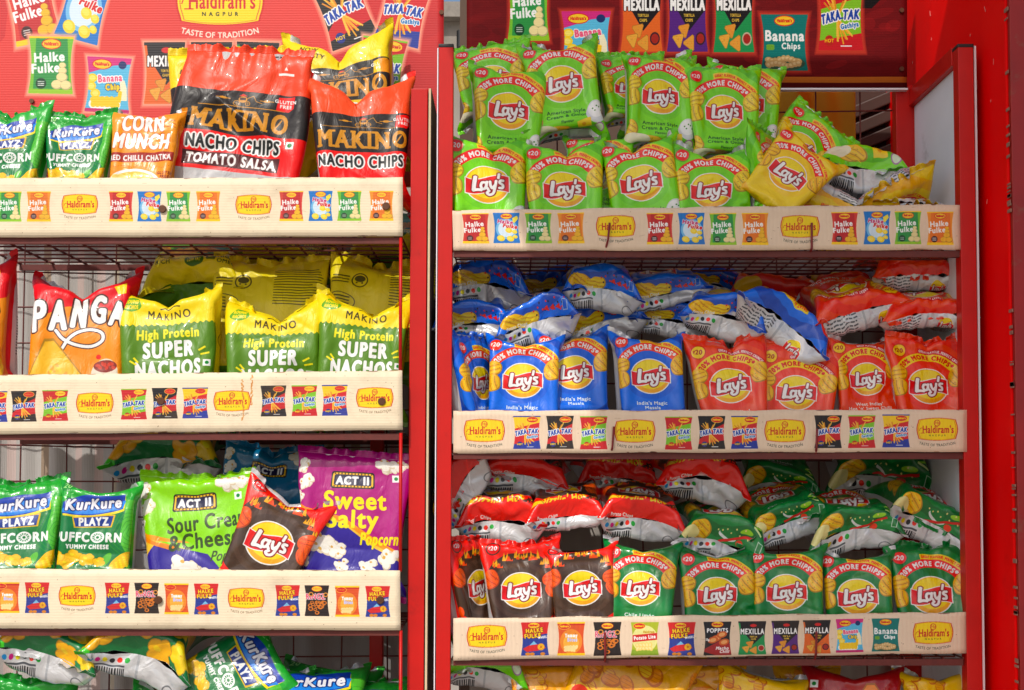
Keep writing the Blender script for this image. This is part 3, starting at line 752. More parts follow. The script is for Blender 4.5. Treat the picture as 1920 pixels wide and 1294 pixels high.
def snack_pack(kind):
    """packs of the lowest shelf, of which only the upper part is in view"""
    base = {'rings': (226, 160, 20), 'gold': (222, 168, 16), 'maroon': (150, 20, 26), 'sunny': (240, 190, 20), 'corn': (236, 176, 24)}[kind]
    c = Canvas(PW, PH, TS, base); rn = random.Random(len(kind) * 7)
    if kind == 'maroon':
        c.poly([(30, 90), (56, 60), (70, 84), (84, 52), (98, 84), (124, 60), (118, 100), (40, 110)], (230, 160, 40)); nacho(c, 90, 70, 34, 30, (226, 140, 40), 2); nacho(c, 56, 120, 30, 80, (232, 150, 44), 3)
        veg(c, 22, 40, 5)
    else:
        for i in range(70):
            x, y, r = rn.uniform(0, 140), rn.uniform(24, 190), rn.uniform(6, 12)
            c.ell(x, y, r, r * .7, (186, 110, 16), i * 25); c.ell(x - 1, y - 1, r * .85, r * .55, rn.choice([(240, 176, 40), (228, 150, 30), (250, 196, 66)]), i * 25)
            for q in (-.4, 0, .4): c.line([(x - r * .6, y + q * r), (x + r * .6, y + q * r)], .8, (196, 120, 20))
        c.ell(110, 100, 16, 6, (90, 160, 40), 30); c.ell(34, 120, 10, 10, (206, 60, 30))
    seal_lines(c, tuple(int(v * .7) for v in base)); return c
DESIGNS = {
    'cream': (lambda: crisp_pack((116, 196, 10), [(126, 206, 16), (98, 180, 8)], flavour=('American Style', 'Cream & Onion', 'Flavour'), extra='cream', fcol=(30, 84, 24), chipc=(226, 196, 60)), lambda: back_silver(1, (110, 188, 18))),
    'masala': (lambda: crisp_pack((14, 100, 200), [(20, 114, 214), (10, 80, 172)], arc=(228, 66, 26), flavour=("India's Magic", 'Masala'), extra='masala', badge=(228, 56, 26)), lambda: back_silver(2)),
    'chilli': (lambda: crisp_pack((228, 62, 6), [(236, 76, 10), (212, 48, 6)], arc=(252, 206, 20), arct=(196, 30, 24), ban=(190, 24, 30), bant=WHT, flavour=("West Indies'", "Hot 'n' Sweet Chilli"), extra='hot', badge=(250, 200, 30), badget=(150, 40, 20)), lambda: back_silver(3)),
    'lime': (lambda: crisp_pack((8, 112, 52), [(10, 120, 58), (6, 98, 44)], flavour=('Chile Limón', 'Flavour'), extra='lime'), lambda: back_silver(4)),
    'salted': (lambda: crisp_pack((240, 196, 14), [(246, 204, 24), (226, 178, 10)], extra='salt'), lambda: back_silver(5)),
    'sizzling': (sizzling_pack, lambda: back_silver(6)),
    'puffcorn': (puffcorn_pack, lambda: back_silver(7, (60, 160, 60), False)),
    'puffs': (puffcorn_print, lambda: back_silver(8, None, False)),
    'cornmunch': (corn_pack, lambda: back_silver(9, (246, 152, 14), False)),
    'nacho_red': (lambda: nacho_pack('red'), lambda: back_silver(10, (222, 40, 30), False)),
    'nacho_tomato': (lambda: nacho_pack('tomato'), lambda: back_silver(11, (222, 40, 30), False)),
    'nacho_yellow': (lambda: nacho_pack('yellow'), lambda: back_silver(12, (250, 208, 14), False)),
    'panga': (panga_pack, lambda: back_silver(13, (204, 22, 40), False)),
    'super': (super_pack, super_back),
    'claims': (super_claims, super_back),
    'sour': (lambda: popcorn_pack('sour'), lambda: back_silver(14, (140, 204, 22), False)),
    'sweet': (lambda: popcorn_pack('sweet'), lambda: back_silver(15, (166, 24, 124), False)),
    'butter': (lambda: popcorn_pack('butter'), lambda: back_silver(16, (20, 112, 150), False)),
    'rings': (lambda: snack_pack('rings'), lambda: back_silver(17, None, False)),
    'gold': (lambda: snack_pack('gold'), lambda: back_silver(18, None, False)),
    'maroon': (lambda: snack_pack('maroon'), lambda: back_silver(19, None, False)),
    'sunny': (lambda: snack_pack('sunny'), lambda: back_silver(20, None, False)),
}
def lin(img, k=1.0):
    return img
# ------------------------------------------------------------------ bag shapes: two sheets of film sealed top and bottom, blown up with a little cloth solver
SEALH = 8.5
def bag_shape(seed, fill=.8, N=32, M=40, iters=300, dents=(), bottom=.25, soft=.6, bend=.05, seal=.3, kink=(-1, -1), rough=2.2, flop=(0, 0)):
    """returns ring grid X[M+1, 2N, 3] in bag units (x across, y depth with the front at -y, z up), flat size PW x (PH - 2 SEALH)"""
    rn = np.random.RandomState(seed)
    W, H = PW, PH - 2 * SEALH
    dx, dz = W / N, H / M
    K = 2 * N
    X = np.zeros((M + 1, K, 3))
    i = np.arange(K)
    X[..., 0] = np.where(i <= N, -W / 2 + i * dx, W / 2 - (i - N) * dx)
    X[..., 2] = (H / 2 - np.arange(M + 1) * dz)[:, None]
    prof = np.sin(np.pi * np.clip(np.where(i <= N, i, K - i) / N, 0, 1))
    v = np.sin(np.pi * np.arange(M + 1) / M)[:, None]
    X[..., 1] = np.where(i <= N, -1, 1) * prof * v * 9
    # low-frequency unevenness so that no two bags buckle alike
    jj, ii = np.meshgrid(np.arange(M + 1) / M, i / K, indexing='ij')
    nz = 0
    for k in range(7):
        a, b = rn.randint(1, 5), rn.randint(1, 6)
        nz = nz + rn.uniform(-1, 1) * np.sin(2 * np.pi * (a * ii + rn.rand())) * np.sin(np.pi * b * jj + rn.rand() * 3)
    X[..., 1] += nz * rough * v
    X[..., 2] += np.roll(nz, 5, 1) * rough * .35 * v; X[..., 0] += np.roll(nz, 11, 1) * rough * .35 * v
    mirror = (K - i) % K
    Vt = fill * 712e3
    pres = 0.0
    vel = np.zeros_like(X)
    def con(P, s0, s1, L, kc, kt):
        A, B = P[s0], P[s1]
        d = B - A; l = np.sqrt((d * d).sum(-1, keepdims=True)) + 1e-9
        s = np.where(l > L, kt, kc)
        c = d * (0.5 * s * (l - L) / l)
        P[s0] = A + c; P[s1] = B - c
    ev, od = slice(0, K, 2), slice(1, K, 2)
    diag = math.hypot(dx, dz)
    cen = np.array([0, 0, 0.0])
    for it in range(iters):
        # normals and volume
        du = np.roll(X, -1, 1) - np.roll(X, 1, 1)
        dv = np.zeros_like(X); dv[1:-1] = X[2:] - X[:-2]; dv[0] = X[1] - X[0]; dv[-1] = X[-1] - X[-2]
        n = np.cross(du, dv) / 4
        vol = abs((n * X).sum() / 3)
        sgn = np.sign((n[M // 2, N // 2] * np.array([0, -1, 0])).sum()) or 1
        p = np.clip((Vt - vol) / Vt, -.3, 1) * 6.0
        f = n * sgn / (dx * dz) * p
        f *= (1 + bottom * (np.arange(M + 1) / M - .5) * 2)[:, None, None]
        if it < iters * .6:
            f[0, :, 1] += flop[0] * .06; f[-1, :, 1] += flop[1] * .06
        vel = vel * .86 + f * .5
        P = X + vel
        for (cx, cz, r, depth, side) in dents:
            d2 = ((P[..., 0] - cx) ** 2 + (P[..., 2] - cz) ** 2) / r ** 2
            w = np.exp(-d2 * 2)
            msk = (P[..., 1] * side > 0)
            lim = depth + (1 - w) * 60
            P[..., 1] = np.where(msk & (np.abs(P[..., 1]) > lim), side * lim, P[..., 1])
        for q in range(3):
            Q = P[::-1] if (it + q) % 2 else P                                    # sweep from every side in turn, so no corner is favoured
            if (it // 2 + q) % 2: Q = Q[:, ::-1]
            for a in (0, 1):                                                      # across the ring
                ia = np.arange(a, K, 2); con(Q, np.s_[:, ia], np.s_[:, (ia + 1) % K], dx, soft, 1.0)
            for a in (0, 1):                                                      # up and down
                con(Q, np.s_[a:M:2], np.s_[a + 1:M + 1:2], dz, soft, 1.0)
            ia = np.arange(K)
            for a in (0, 1):
                con(Q, (slice(a, M, 2), ia), (slice(a + 1, M + 1, 2), (ia + 1) % K), diag, .25, .8)
                con(Q, (slice(a, M, 2), ia), (slice(a + 1, M + 1, 2), (ia - 1) % K), diag, .25, .8)
            for a in (0, 1, 2, 3):                                                # bending
                ib = np.arange(a, K - 1, 4); con(Q, np.s_[:, ib], np.s_[:, (ib + 2) % K], 2 * dx, bend, 0)
                if a + 2 <= M:
                    rr = np.arange(a, M - 1, 4); con(Q, np.s_[rr], np.s_[rr + 2], 2 * dz, bend, 0)
            for r in (0, -1):                                                     # the seals weld front to back and stay fairly stiff
                row = P[r]; row[:] = (row + row[mirror]) / 2
                rf = row[:N + 1]
                if (it + q) % 2: rf = rf[::-1]
                kx = int(kink[0 if r == 0 else 1] * N)
                if (it + q) % 2: kx = N - kx
                for st, kk in ((4, seal), (9, seal * .6)):
                    for a in range(st):
                        ia = np.arange(a, N + 1 - st, st)
                        for ib in (ia[0::2], ia[1::2]):
                            if not len(ib): continue
                            A, B = rf[ib], rf[ib + st]; d = B - A; l = np.linalg.norm(d, axis=-1, keepdims=True) + 1e-9
                            open_ = ~((ib < kx) & (ib + st > kx))
                            c = d * (.5 * kk * (l - st * dx) / l) * (l < st * dx) * open_[:, None]; rf[ib] = A + c; rf[ib + st] = B - c
                row[:] = np.where((i <= N)[:, None], row, row[mirror])
        vel = (P - X)
        X = P
        X -= X.mean((0, 1))
    return X
SHAPE_ARGS = [
    dict(seed=1, fill=.76, kink=(.45, .5)), dict(seed=2, fill=.70, bottom=.5, kink=(.6, .4)), dict(seed=3, fill=.80, bottom=.1, kink=(.35, .6)), dict(seed=4, fill=.66, bottom=.6, flop=(-1, 0), kink=(.7, -1)),
    dict(seed=5, fill=.74, flop=(1, 0), kink=(-1, .3)), dict(seed=6, fill=.60, bottom=.5, kink=(.25, -1)), dict(seed=7, fill=.74, dents=((-55, 10, 26, 8, -1),), kink=(.55, .65)),
    dict(seed=8, fill=.55, dents=((22, 0, 34, 4, -1), (-10, 40, 20, 8, -1)), bottom=.7, seal=.6), dict(seed=9, fill=.80, bottom=.35, seal=.1, kink=(.5, .35)), dict(seed=10, fill=.68, dents=((50, -20, 30, 8, -1),), flop=(1, 1), kink=(.4, .5)),
    dict(seed=11, fill=.72, seal=.5, bottom=0, rough=3), dict(seed=12, fill=.64, bottom=.4, flop=(-1, 1), kink=(.65, .5)),
    dict(seed=13, fill=.36, dents=((30, -10, 40, 2, -1), (-5, 20, 22, 4, -1)), bottom=.8, seal=.8, rough=4, soft=.75),
]
def smooth_double(X):
    """one step of cubic refinement in both directions (ring is closed)"""
    def up_ring(A):
        B = (-np.roll(A, 1, 1) + 9 * A + 9 * np.roll(A, -1, 1) - np.roll(A, -2, 1)) / 16
        return np.stack([A, B], 2).reshape(A.shape[0], -1, 3)
    def up_col(A):
        E = np.concatenate([2 * A[:1] - A[1:2], A, 2 * A[-1:] - A[-2:-1]])
        B = (-E[:-3] + 9 * E[1:-2] + 9 * E[2:-1] - E[3:]) / 16
        out = np.empty((2 * A.shape[0] - 1,) + A.shape[1:]); out[0::2] = A; out[1::2] = B
        return out
    return up_col(up_ring(X))
# ------------------------------------------------------------------ materials and mesh helpers
def node_mat(name):
    m = bpy.data.materials.new(name); m.use_nodes = True
    nt = m.node_tree
    return m, nt, nt.nodes['Principled BSDF']
def lin_rgb(c):
    c = np.array(c, float) / 255
    return tuple(np.where(c <= .04045, c / 12.92, ((c + .055) / 1.055) ** 2.4)) + (1.0,)
def add_bump(nt, bs, height, strength, dist=.001):
    b = nt.nodes.new('ShaderNodeBump'); b.inputs['Strength'].default_value = strength; b.inputs['Distance'].default_value = dist
    nt.links.new(height, b.inputs['Height']); nt.links.new(b.outputs[0], bs.inputs['Normal'])
def plain_mat(name, col, rough=.5, metal=0, var=.12, scale=30, bump=.15, dirt=None, dirt_amt=.35, spec=.5):
    m, nt, bs = node_mat(name)
    no = nt.nodes.new('ShaderNodeTexNoise'); no.inputs['Scale'].default_value = scale; no.inputs['Detail'].default_value = 6
    tc = nt.nodes.new('ShaderNodeTexCoord'); nt.links.new(tc.outputs['Object'], no.inputs['Vector'])
    mx = nt.nodes.new('ShaderNodeMix'); mx.data_type = 'RGBA'
    c = lin_rgb(col)
    mx.inputs[6].default_value = tuple(v * (1 - var) for v in c[:3]) + (1,); mx.inputs[7].default_value = tuple(min(1, v * (1 + var)) for v in c[:3]) + (1,)
    nt.links.new(no.outputs[0], mx.inputs[0]); out = mx.outputs[2]
    if dirt:
        n2 = nt.nodes.new('ShaderNodeTexNoise'); n2.inputs['Scale'].default_value = scale * .45; n2.inputs['Detail'].default_value = 8; n2.inputs['Roughness'].default_value = .7
        nt.links.new(tc.outputs['Object'], n2.inputs['Vector'])
        rp = nt.nodes.new('ShaderNodeValToRGB'); rp.color_ramp.elements[0].position = .6; rp.color_ramp.elements[1].position = .72
        rp.color_ramp.elements[1].color = (dirt_amt,) * 3 + (1,)
        nt.links.new(n2.outputs[0], rp.inputs[0])
        m2 = nt.nodes.new('ShaderNodeMix'); m2.data_type = 'RGBA'; m2.inputs[7].default_value = lin_rgb(dirt)
        nt.links.new(rp.outputs[0], m2.inputs[0]); nt.links.new(out, m2.inputs[6]); out = m2.outputs[2]
    nt.links.new(out, bs.inputs['Base Color'])
    bs.inputs['Roughness'].default_value = rough; bs.inputs['Metallic'].default_value = metal; bs.inputs['Specular IOR Level'].default_value = spec
    if bump: add_bump(nt, bs, no.outputs[0], bump)
    return m
def print_mat(name, arr, rough=.6, wave=None, dirt=None, spec=.4, alb=.86, stain=0):
    m, nt, bs = node_mat(name)
    ti = nt.nodes.new('ShaderNodeTexImage'); ti.image = make_image(name, arr); ti.extension = 'EXTEND'
    mul = nt.nodes.new('ShaderNodeMix'); mul.data_type = 'RGBA'; mul.blend_type = 'MULTIPLY'; mul.inputs[0].default_value = 1; mul.inputs[7].default_value = (alb, alb, alb, 1)
    nt.links.new(ti.outputs[0], mul.inputs[6]); out = mul.outputs[2]
    tc = nt.nodes.new('ShaderNodeTexCoord')
    if stain:
        n2 = nt.nodes.new('ShaderNodeTexNoise'); n2.inputs['Scale'].default_value = 9; n2.inputs['Detail'].default_value = 10; n2.inputs['Roughness'].default_value = .72
        nt.links.new(tc.outputs['Object'], n2.inputs['Vector'])
        rp = nt.nodes.new('ShaderNodeValToRGB'); rp.color_ramp.elements[0].position = .5; rp.color_ramp.elements[1].position = .8; rp.color_ramp.elements[1].color = (stain,) * 3 + (1,)
        nt.links.new(n2.outputs[0], rp.inputs[0])
        m2 = nt.nodes.new('ShaderNodeMix'); m2.data_type = 'RGBA'; m2.inputs[7].default_value = lin_rgb((120, 84, 50))
        nt.links.new(rp.outputs[0], m2.inputs[0]); nt.links.new(out, m2.inputs[6]); out = m2.outputs[2]
    nt.links.new(out, bs.inputs['Base Color'])
    bs.inputs['Roughness'].default_value = rough; bs.inputs['Specular IOR Level'].default_value = spec
    if wave:
        wv = nt.nodes.new('ShaderNodeTexWave'); wv.bands_direction = wave[0]; wv.inputs['Scale'].default_value = wave[1]; wv.inputs['Distortion'].default_value = wave[3] if len(wave) > 3 else .4
        wv.inputs['Detail'].default_value = 1
        nt.links.new(tc.outputs['Object'], wv.inputs['Vector']); add_bump(nt, bs, wv.outputs[1], wave[2], .0015)
    return m
FILM = {}
def film_mat(key):
    """glossy printed film: the bag's artwork, small crinkles in the gloss"""
    if key in FILM: return FILM[key]
    f, b = DESIGNS[key]
    arr = np.concatenate([f().done(), b().done()], 1)
    gr = arr.mean(2, keepdims=True); arr = np.clip(gr + (arr - gr) * 1.32, 0, 1)
    m, nt, bs = node_mat('printed_film_' + key)
    ti = nt.nodes.new('ShaderNodeTexImage'); ti.image = make_image('film_' + key, arr); ti.extension = 'EXTEND'
    mul = nt.nodes.new('ShaderNodeMix'); mul.data_type = 'RGBA'; mul.blend_type = 'MULTIPLY'; mul.inputs[0].default_value = 1; mul.inputs[7].default_value = (.80, .80, .80, 1)
    nt.links.new(ti.outputs[0], mul.inputs[6]); nt.links.new(mul.outputs[2], bs.inputs['Base Color'])
    bs.inputs['Roughness'].default_value = .30; bs.inputs['Specular IOR Level'].default_value = .38
    bs.inputs['Coat Weight'].default_value = .42; bs.inputs['Coat Roughness'].default_value = .07
    if key.startswith('nacho') or key in ('super', 'claims', 'panga'):   # these films are duller
        bs.inputs['Roughness'].default_value = .42; bs.inputs['Coat Weight'].default_value = .06
    if key not in ('super', 'claims'):                            # the unprinted backs are bare silvery film
        uvn = nt.nodes.new('ShaderNodeUVMap'); sp = nt.nodes.new('ShaderNodeSeparateXYZ'); nt.links.new(uvn.outputs[0], sp.inputs[0])
        gt = nt.nodes.new('ShaderNodeMath'); gt.operation = 'GREATER_THAN'; gt.inputs[1].default_value = .5; nt.links.new(sp.outputs[0], gt.inputs[0])
        ml = nt.nodes.new('ShaderNodeMath'); ml.operation = 'MULTIPLY'; ml.inputs[1].default_value = .28; nt.links.new(gt.outputs[0], ml.inputs[0]); nt.links.new(ml.outputs[0], bs.inputs['Metallic'])
    tc = nt.nodes.new('ShaderNodeTexCoord')
    mp = nt.nodes.new('ShaderNodeMapping'); mp.inputs['Scale'].default_value = (26, 26, 15); nt.links.new(tc.outputs['Object'], mp.inputs[0])
    n1 = nt.nodes.new('ShaderNodeTexNoise'); n1.inputs['Scale'].default_value = 1.0; n1.inputs['Detail'].default_value = 4; n1.inputs['Roughness'].default_value = .5; n1.inputs['Distortion'].default_value = .8
    nt.links.new(mp.outputs[0], n1.inputs['Vector'])
    ab = nt.nodes.new('ShaderNodeMath'); ab.operation = 'SUBTRACT'; ab.inputs[1].default_value = .5; nt.links.new(n1.outputs[0], ab.inputs[0])
    a2 = nt.nodes.new('ShaderNodeMath'); a2.operation = 'ABSOLUTE'; nt.links.new(ab.outputs[0], a2.inputs[0])
    add_bump(nt, bs, a2.outputs[0], .8, .006)
    FILM[key] = m
    return m
def link(name, me, parent=None, mats=(), smooth=False):
    for m in mats: me.materials.append(m)
    o = bpy.data.objects.new(name, me); COL.objects.link(o)
    if parent is not None: o.parent = parent
    if smooth: me.polygons.foreach_set('use_smooth', np.ones(len(me.polygons), bool))
    return o
def grid_mesh(name, V, F, UV=None):
    """quads from numpy arrays"""
    me = bpy.data.meshes.new(name); F = np.asarray(F, np.int32)
    me.vertices.add(len(V)); me.vertices.foreach_set('co', np.asarray(V, np.float32).ravel())
    me.loops.add(F.size); me.loops.foreach_set('vertex_index', F.ravel())
    me.polygons.add(len(F)); me.polygons.foreach_set('loop_start', np.arange(0, F.size, 4, dtype=np.int32))
    if UV is not None:
        me.uv_layers.new(name='uv'); me.uv_layers[0].data.foreach_set('uv', np.asarray(UV, np.float32).ravel())
    me.update(calc_edges=True); me.validate()
    return me
class MB:
    """collects boxes and bars into one mesh"""
    def __init__(s): s.v, s.f = [], []
    def hexa(s, p):
        """8 corners: front 4 (counter-clockwise seen from the front), back 4"""
        n = len(s.v); s.v += [tuple(map(float, q)) for q in p]
        for f in ((0, 1, 2, 3), (5, 4, 7, 6), (4, 0, 3, 7), (1, 5, 6, 2), (3, 2, 6, 7), (4, 5, 1, 0)): s.f.append(tuple(n + i for i in f))
    def box(s, x0, x1, y0, y1, z0, z1):
        s.hexa([(x0, y0, z0), (x1, y0, z0), (x1, y0, z1), (x0, y0, z1), (x0, y1, z0), (x1, y1, z0), (x1, y1, z1), (x0, y1, z1)])
    def quad_px(s, pts, y0, y1):
        """front face through four photo pixels (lower left, lower right, upper right, upper left) at depth y0, straight back to y1"""
        f = [at(px, py, y0) for px, py in pts]
        s.hexa(f + [np.array([q[0], y1, q[2]]) for q in f])
    def rod(s, a, b, r, n=6):
        a, b = np.array(a, float), np.array(b, float); d = b - a; d /= np.linalg.norm(d)
        u = np.cross(d, (0, 0, 1) if abs(d[2]) < .9 else (1, 0, 0)); u /= np.linalg.norm(u); w = np.cross(d, u)
        k = len(s.v)
        for p in (a, b):
            for i in range(n):
                t = 2 * math.pi * i / n; s.v.append(tuple(p + r * (math.cos(t) * u + math.sin(t) * w)))
        for i in range(n): s.f.append((k + i, k + (i + 1) % n, k + n + (i + 1) % n, k + n + i))
        s.f.append(tuple(k + i for i in range(n))[::-1]); s.f.append(tuple(k + n + i for i in range(n)))
    def path(s, pts, r, n=6):
        for a, b in zip(pts, pts[1:]): s.rod(a, b, r, n)
    def build(s, name, mat, parent=None, bevel=0, smooth=False):
        me = bpy.data.meshes.new(name); me.from_pydata(s.v, [], s.f)
        import bmesh
        bm = bmesh.new(); bm.from_mesh(me); bmesh.ops.recalc_face_normals(bm, faces=bm.faces)
        if bevel: bmesh.ops.bevel(bm, geom=list(bm.edges), offset=bevel, segments=2, affect='EDGES', profile=.6)
        bm.to_mesh(me); bm.free()
        return link(name, me, parent, [mat], smooth)
def empty(name, loc, label=None, cat=None, group=None):
    o = bpy.data.objects.new(name, None); COL.objects.link(o); o.location = loc; o.empty_display_size = .05
    tag(o, label, cat, group); return o
def tag(o, label=None, cat=None, group=None, kind=None):
    if label: o['label'] = label
    if cat: o['category'] = cat
    if group: o['group'] = group
    if kind: o['kind'] = kind
    return o
def part(child, parent):
    """parent without moving"""
    child.parent = parent; child.matrix_parent_inverse = Matrix.Translation(parent.location).inverted(); return child

M_RED = plain_mat('red_paint', (192, 15, 8), .42, var=.16, scale=22, bump=.12, dirt=(90, 14, 10), dirt_amt=.35, spec=.35)
M_DRED = plain_mat('dark_red_paint', (120, 22, 22), .5, var=.2, scale=60, bump=.2, dirt=(60, 30, 24), dirt_amt=.6)
M_RUST = plain_mat('rusty_red_wire', (96, 32, 24), .6, var=.3, scale=90, bump=.3)
M_WHITE = plain_mat('white_sheet', (230, 232, 240), .5, var=.06, scale=12, bump=.08, dirt=(120, 110, 104), dirt_amt=.5)
M_BLACK = plain_mat('black_plastic', (24, 24, 26), .5)
M_BOLT = plain_mat('rusty_bolt', (96, 62, 44), .45, .6, var=.3, scale=300)
M_CARD = plain_mat('card_edge', (206, 184, 150), .8, var=.15, scale=80)
M_CONC = plain_mat('weathered_concrete', (150, 142, 132), .85, var=.25, scale=3, bump=.4, dirt=(60, 55, 50), dirt_amt=.5)
M_WALL = plain_mat('red_wall_paint', (244, 0, 2), .45, var=.08, scale=6, bump=.10, dirt=(170, 10, 8), dirt_amt=.3, spec=.08)

# ------------------------------------------------------------------ ground and surroundings
g = MB(); g.box(-40, 40, -40, 40, -.1, 0)
M_ROAD = plain_mat('dusty_concrete_road', (168, 158, 146), .9, var=.15, scale=2, bump=.3)
tag(g.build('ground', M_ROAD), kind='structure')

# ------------------------------------------------------------------ boards with print on them
def board(name, quad, y0, thick, arr, parent, edge_mat, wave=None, sag=0.0, seed=0, stain=0, rough=.6, alb=.86, lean=0.0, spec=.4):
    """a printed sheet through four photo pixels (ll, lr, ur, ul) at depth y0, slightly wavy, with real thickness"""
    ll, lr, ur, ul = [at(px, py, y0) for px, py in quad]
    nu, nv = 72, 8
    rn = np.random.RandomState(seed); V = []
    ph = rn.uniform(0, 6.3, 6)
    uu, vv = np.meshgrid(np.arange(nu + 1) / nu, np.arange(nv + 1) / nv)
    P = (ll * ((1 - uu) * (1 - vv))[..., None] + lr * (uu * (1 - vv))[..., None] + ur * (uu * vv)[..., None] + ul * ((1 - uu) * vv)[..., None])
    w = sag * (np.sin(uu * 9 + ph[0]) + .6 * np.sin(uu * 23 + ph[1]) * vv + .4 * np.sin(uu * 41 + ph[2]) * (1 - vv))
    P[..., 1] += w + lean * (vv - 1)
    P[..., 2] += sag * .35 * np.sin(uu * 31 + ph[3]) * (vv > .99) + sag * .25 * np.sin(uu * 57 + ph[4]) * (vv > .99) + sag * .3 * np.sin(uu * 27 + ph[5]) * (vv < .01)
    c = P.reshape(-1, 3).mean(0)
    A = (P - c).reshape(-1, 3); B = A + np.array([0, thick, 0])
    n = len(A); F = []; UV = []
    for j in range(nv):
        for i in range(nu):
            a = j * (nu + 1) + i; q = (a, a + 1, a + nu + 2, a + nu + 1); F.append(q)
            UV += [(i / nu, j / nv), ((i + 1) / nu, j / nv), ((i + 1) / nu, (j + 1) / nv), (i / nu, (j + 1) / nv)]
    nf = len(F)
    for j in range(nv):
        for i in range(nu):
            a = n + j * (nu + 1) + i; F.append((a + 1, a, a + nu + 1, a + nu + 2)); UV += [(0, 0)] * 4
    rim = [i for i in range(nu + 1)] + [j * (nu + 1) + nu for j in range(1, nv + 1)] + [nv * (nu + 1) + i for i in range(nu - 1, -1, -1)] + [j * (nu + 1) for j in range(nv - 1, 0, -1)]
    for a, b in zip(rim, rim[1:] + rim[:1]): F.append((b, a, a + n, b + n)); UV += [(0, 0)] * 4
    me = grid_mesh(name, np.concatenate([A, B]), F, UV)
    me.materials.append(print_mat(name + '_print', arr, rough, wave, stain=stain, alb=alb, spec=spec)); me.materials.append(edge_mat)
    mi = np.zeros(len(F), np.int32); mi[nf:] = 1; me.polygons.foreach_set('material_index', mi)
    o = link(name, me, smooth=False); o.location = c
    if parent is not None: part(o, parent)
    return o
def strip_art(x0, x1, y0, y1, items, paper, mw, mh, lw, extra=None, tagcol=(50, 60, 50)):
    c = Canvas(x1 - x0, y1 - y0, 1.7, paper)
    for it in items:
        k, x, y = it
        if k == 'logo': sweet_logo(c, x - x0, y - y0, lw, tagcol=tagcol)
        else: mini_pack(c, x - x0, y - y0, mw, mh, k)
    if extra: extra(c, x0, y0)
    rn = random.Random(int(x1 * 3 + y0)); W_, H_ = x1 - x0, y1 - y0
    for i in range(34):                                           # scuffed edges, specks and smears of handling
        x = rn.uniform(0, W_); e_ = rn.choice((0, 0, H_))
        c.ell(x, e_, rn.uniform(2, 12), rn.uniform(.5, 1.8), rn.choice([(150, 96, 66), (110, 70, 50), (170, 120, 84), (90, 40, 34)]), rn.uniform(-6, 6), alpha=rn.uniform(.3, .9))
    for i in range(40): c.ell(rn.uniform(0, W_), rn.uniform(0, H_), rn.uniform(.4, 1.1), rn.uniform(.4, 1), (110, 80, 56), alpha=.6)
    for i in range(14):
        x = rn.uniform(0, W_); y = rn.uniform(0, H_); c.line([(x, y), (x + rn.uniform(-14, 14), y + rn.uniform(-3, 3))], .5, (150, 116, 86), alpha=.6)
    return c.done()
# ------------------------------------------------------------------ the two racks
DEPTH = .33
def wire_shelf(mb, pxa, pxb, pyf, y0=.006, y1=DEPTH, pitch=.042, rr=.0017):
    """welded wire deck: front bar at photo row pyf"""
    a, b = at(pxa, pyf, y0), at(pxb, pyf, y0); z = a[2]
    xa, xb = a[0], b[0]
    mb.box(xa, xb, y0, y0 + .012, z - .008, z + .004)
    mb.box(xa, xb, y1 - .012, y1, z - .008, z + .004)
    n = int((xb - xa) / pitch)
    for i in range(n + 1): mb.rod((xa + (xb - xa) * i / n, y0, z + .006), (xa + (xb - xa) * i / n, y1, z + .006), rr, 5)
    for k in range(1, 7): mb.rod((xa, y0 + (y1 - y0) * k / 7, z + .003), (xb, y0 + (y1 - y0) * k / 7, z + .003), .002, 5)
    return z
rack_l = empty('display_rack', (-.45, .16, 0), 'red metal wire display rack on the left with cream shelf boards', 'display rack')
rack_r = empty('display_rack', (.38, .16, 0), 'red metal wire display rack on the right with beige cardboard shelf strips', 'display rack')
DECKS_L = [(449, 0), (817, 1), (1184, 2), (1560, 3)]
for py, k in DECKS_L:
    m = MB(); wire_shelf(m, -80, 752, py, pitch=.07, rr=.0024); part(m.build('wire_shelf', M_RUST), rack_l)
for py in (474, 853, 1240, 1560):
    m = MB(); wire_shelf(m, 850, 1806, py, pitch=.036); part(m.build('wire_shelf', M_RUST), rack_r)
def back_grid(x0, x1, py0, py1, y, pitch, parent, hp):
    m = MB(); a, b = at(x0, py1, y), at(x1, py0, y)
    n = int((b[0] - a[0]) / pitch)
    jr = random.Random(int(x0)); J = lambda: jr.uniform(-.006, .006)
    for i in range(n + 1): xm = a[0] + pitch * i; m.path([(xm + J(), y, a[2]), (xm + J(), y + J(), (a[2] + b[2]) / 2), (xm + J(), y, b[2])], .0018, 5)
    k = int((b[2] - a[2]) / hp)
    for i in range(k + 1): zm = a[2] + hp * i; m.path([(a[0], y - .003, zm + J()), ((a[0] + b[0]) / 2, y - .003 + J(), zm + J() - .003), (b[0], y - .003, zm + J())], .0018, 5)
    part(m.build('back_grid', M_RUST), parent)
back_grid(-60, 800, 330, 1560, DEPTH + .004, .098, rack_l, .074)
back_grid(960, 1700, 165, 1560, DEPTH + .004, .094, rack_r, .118)
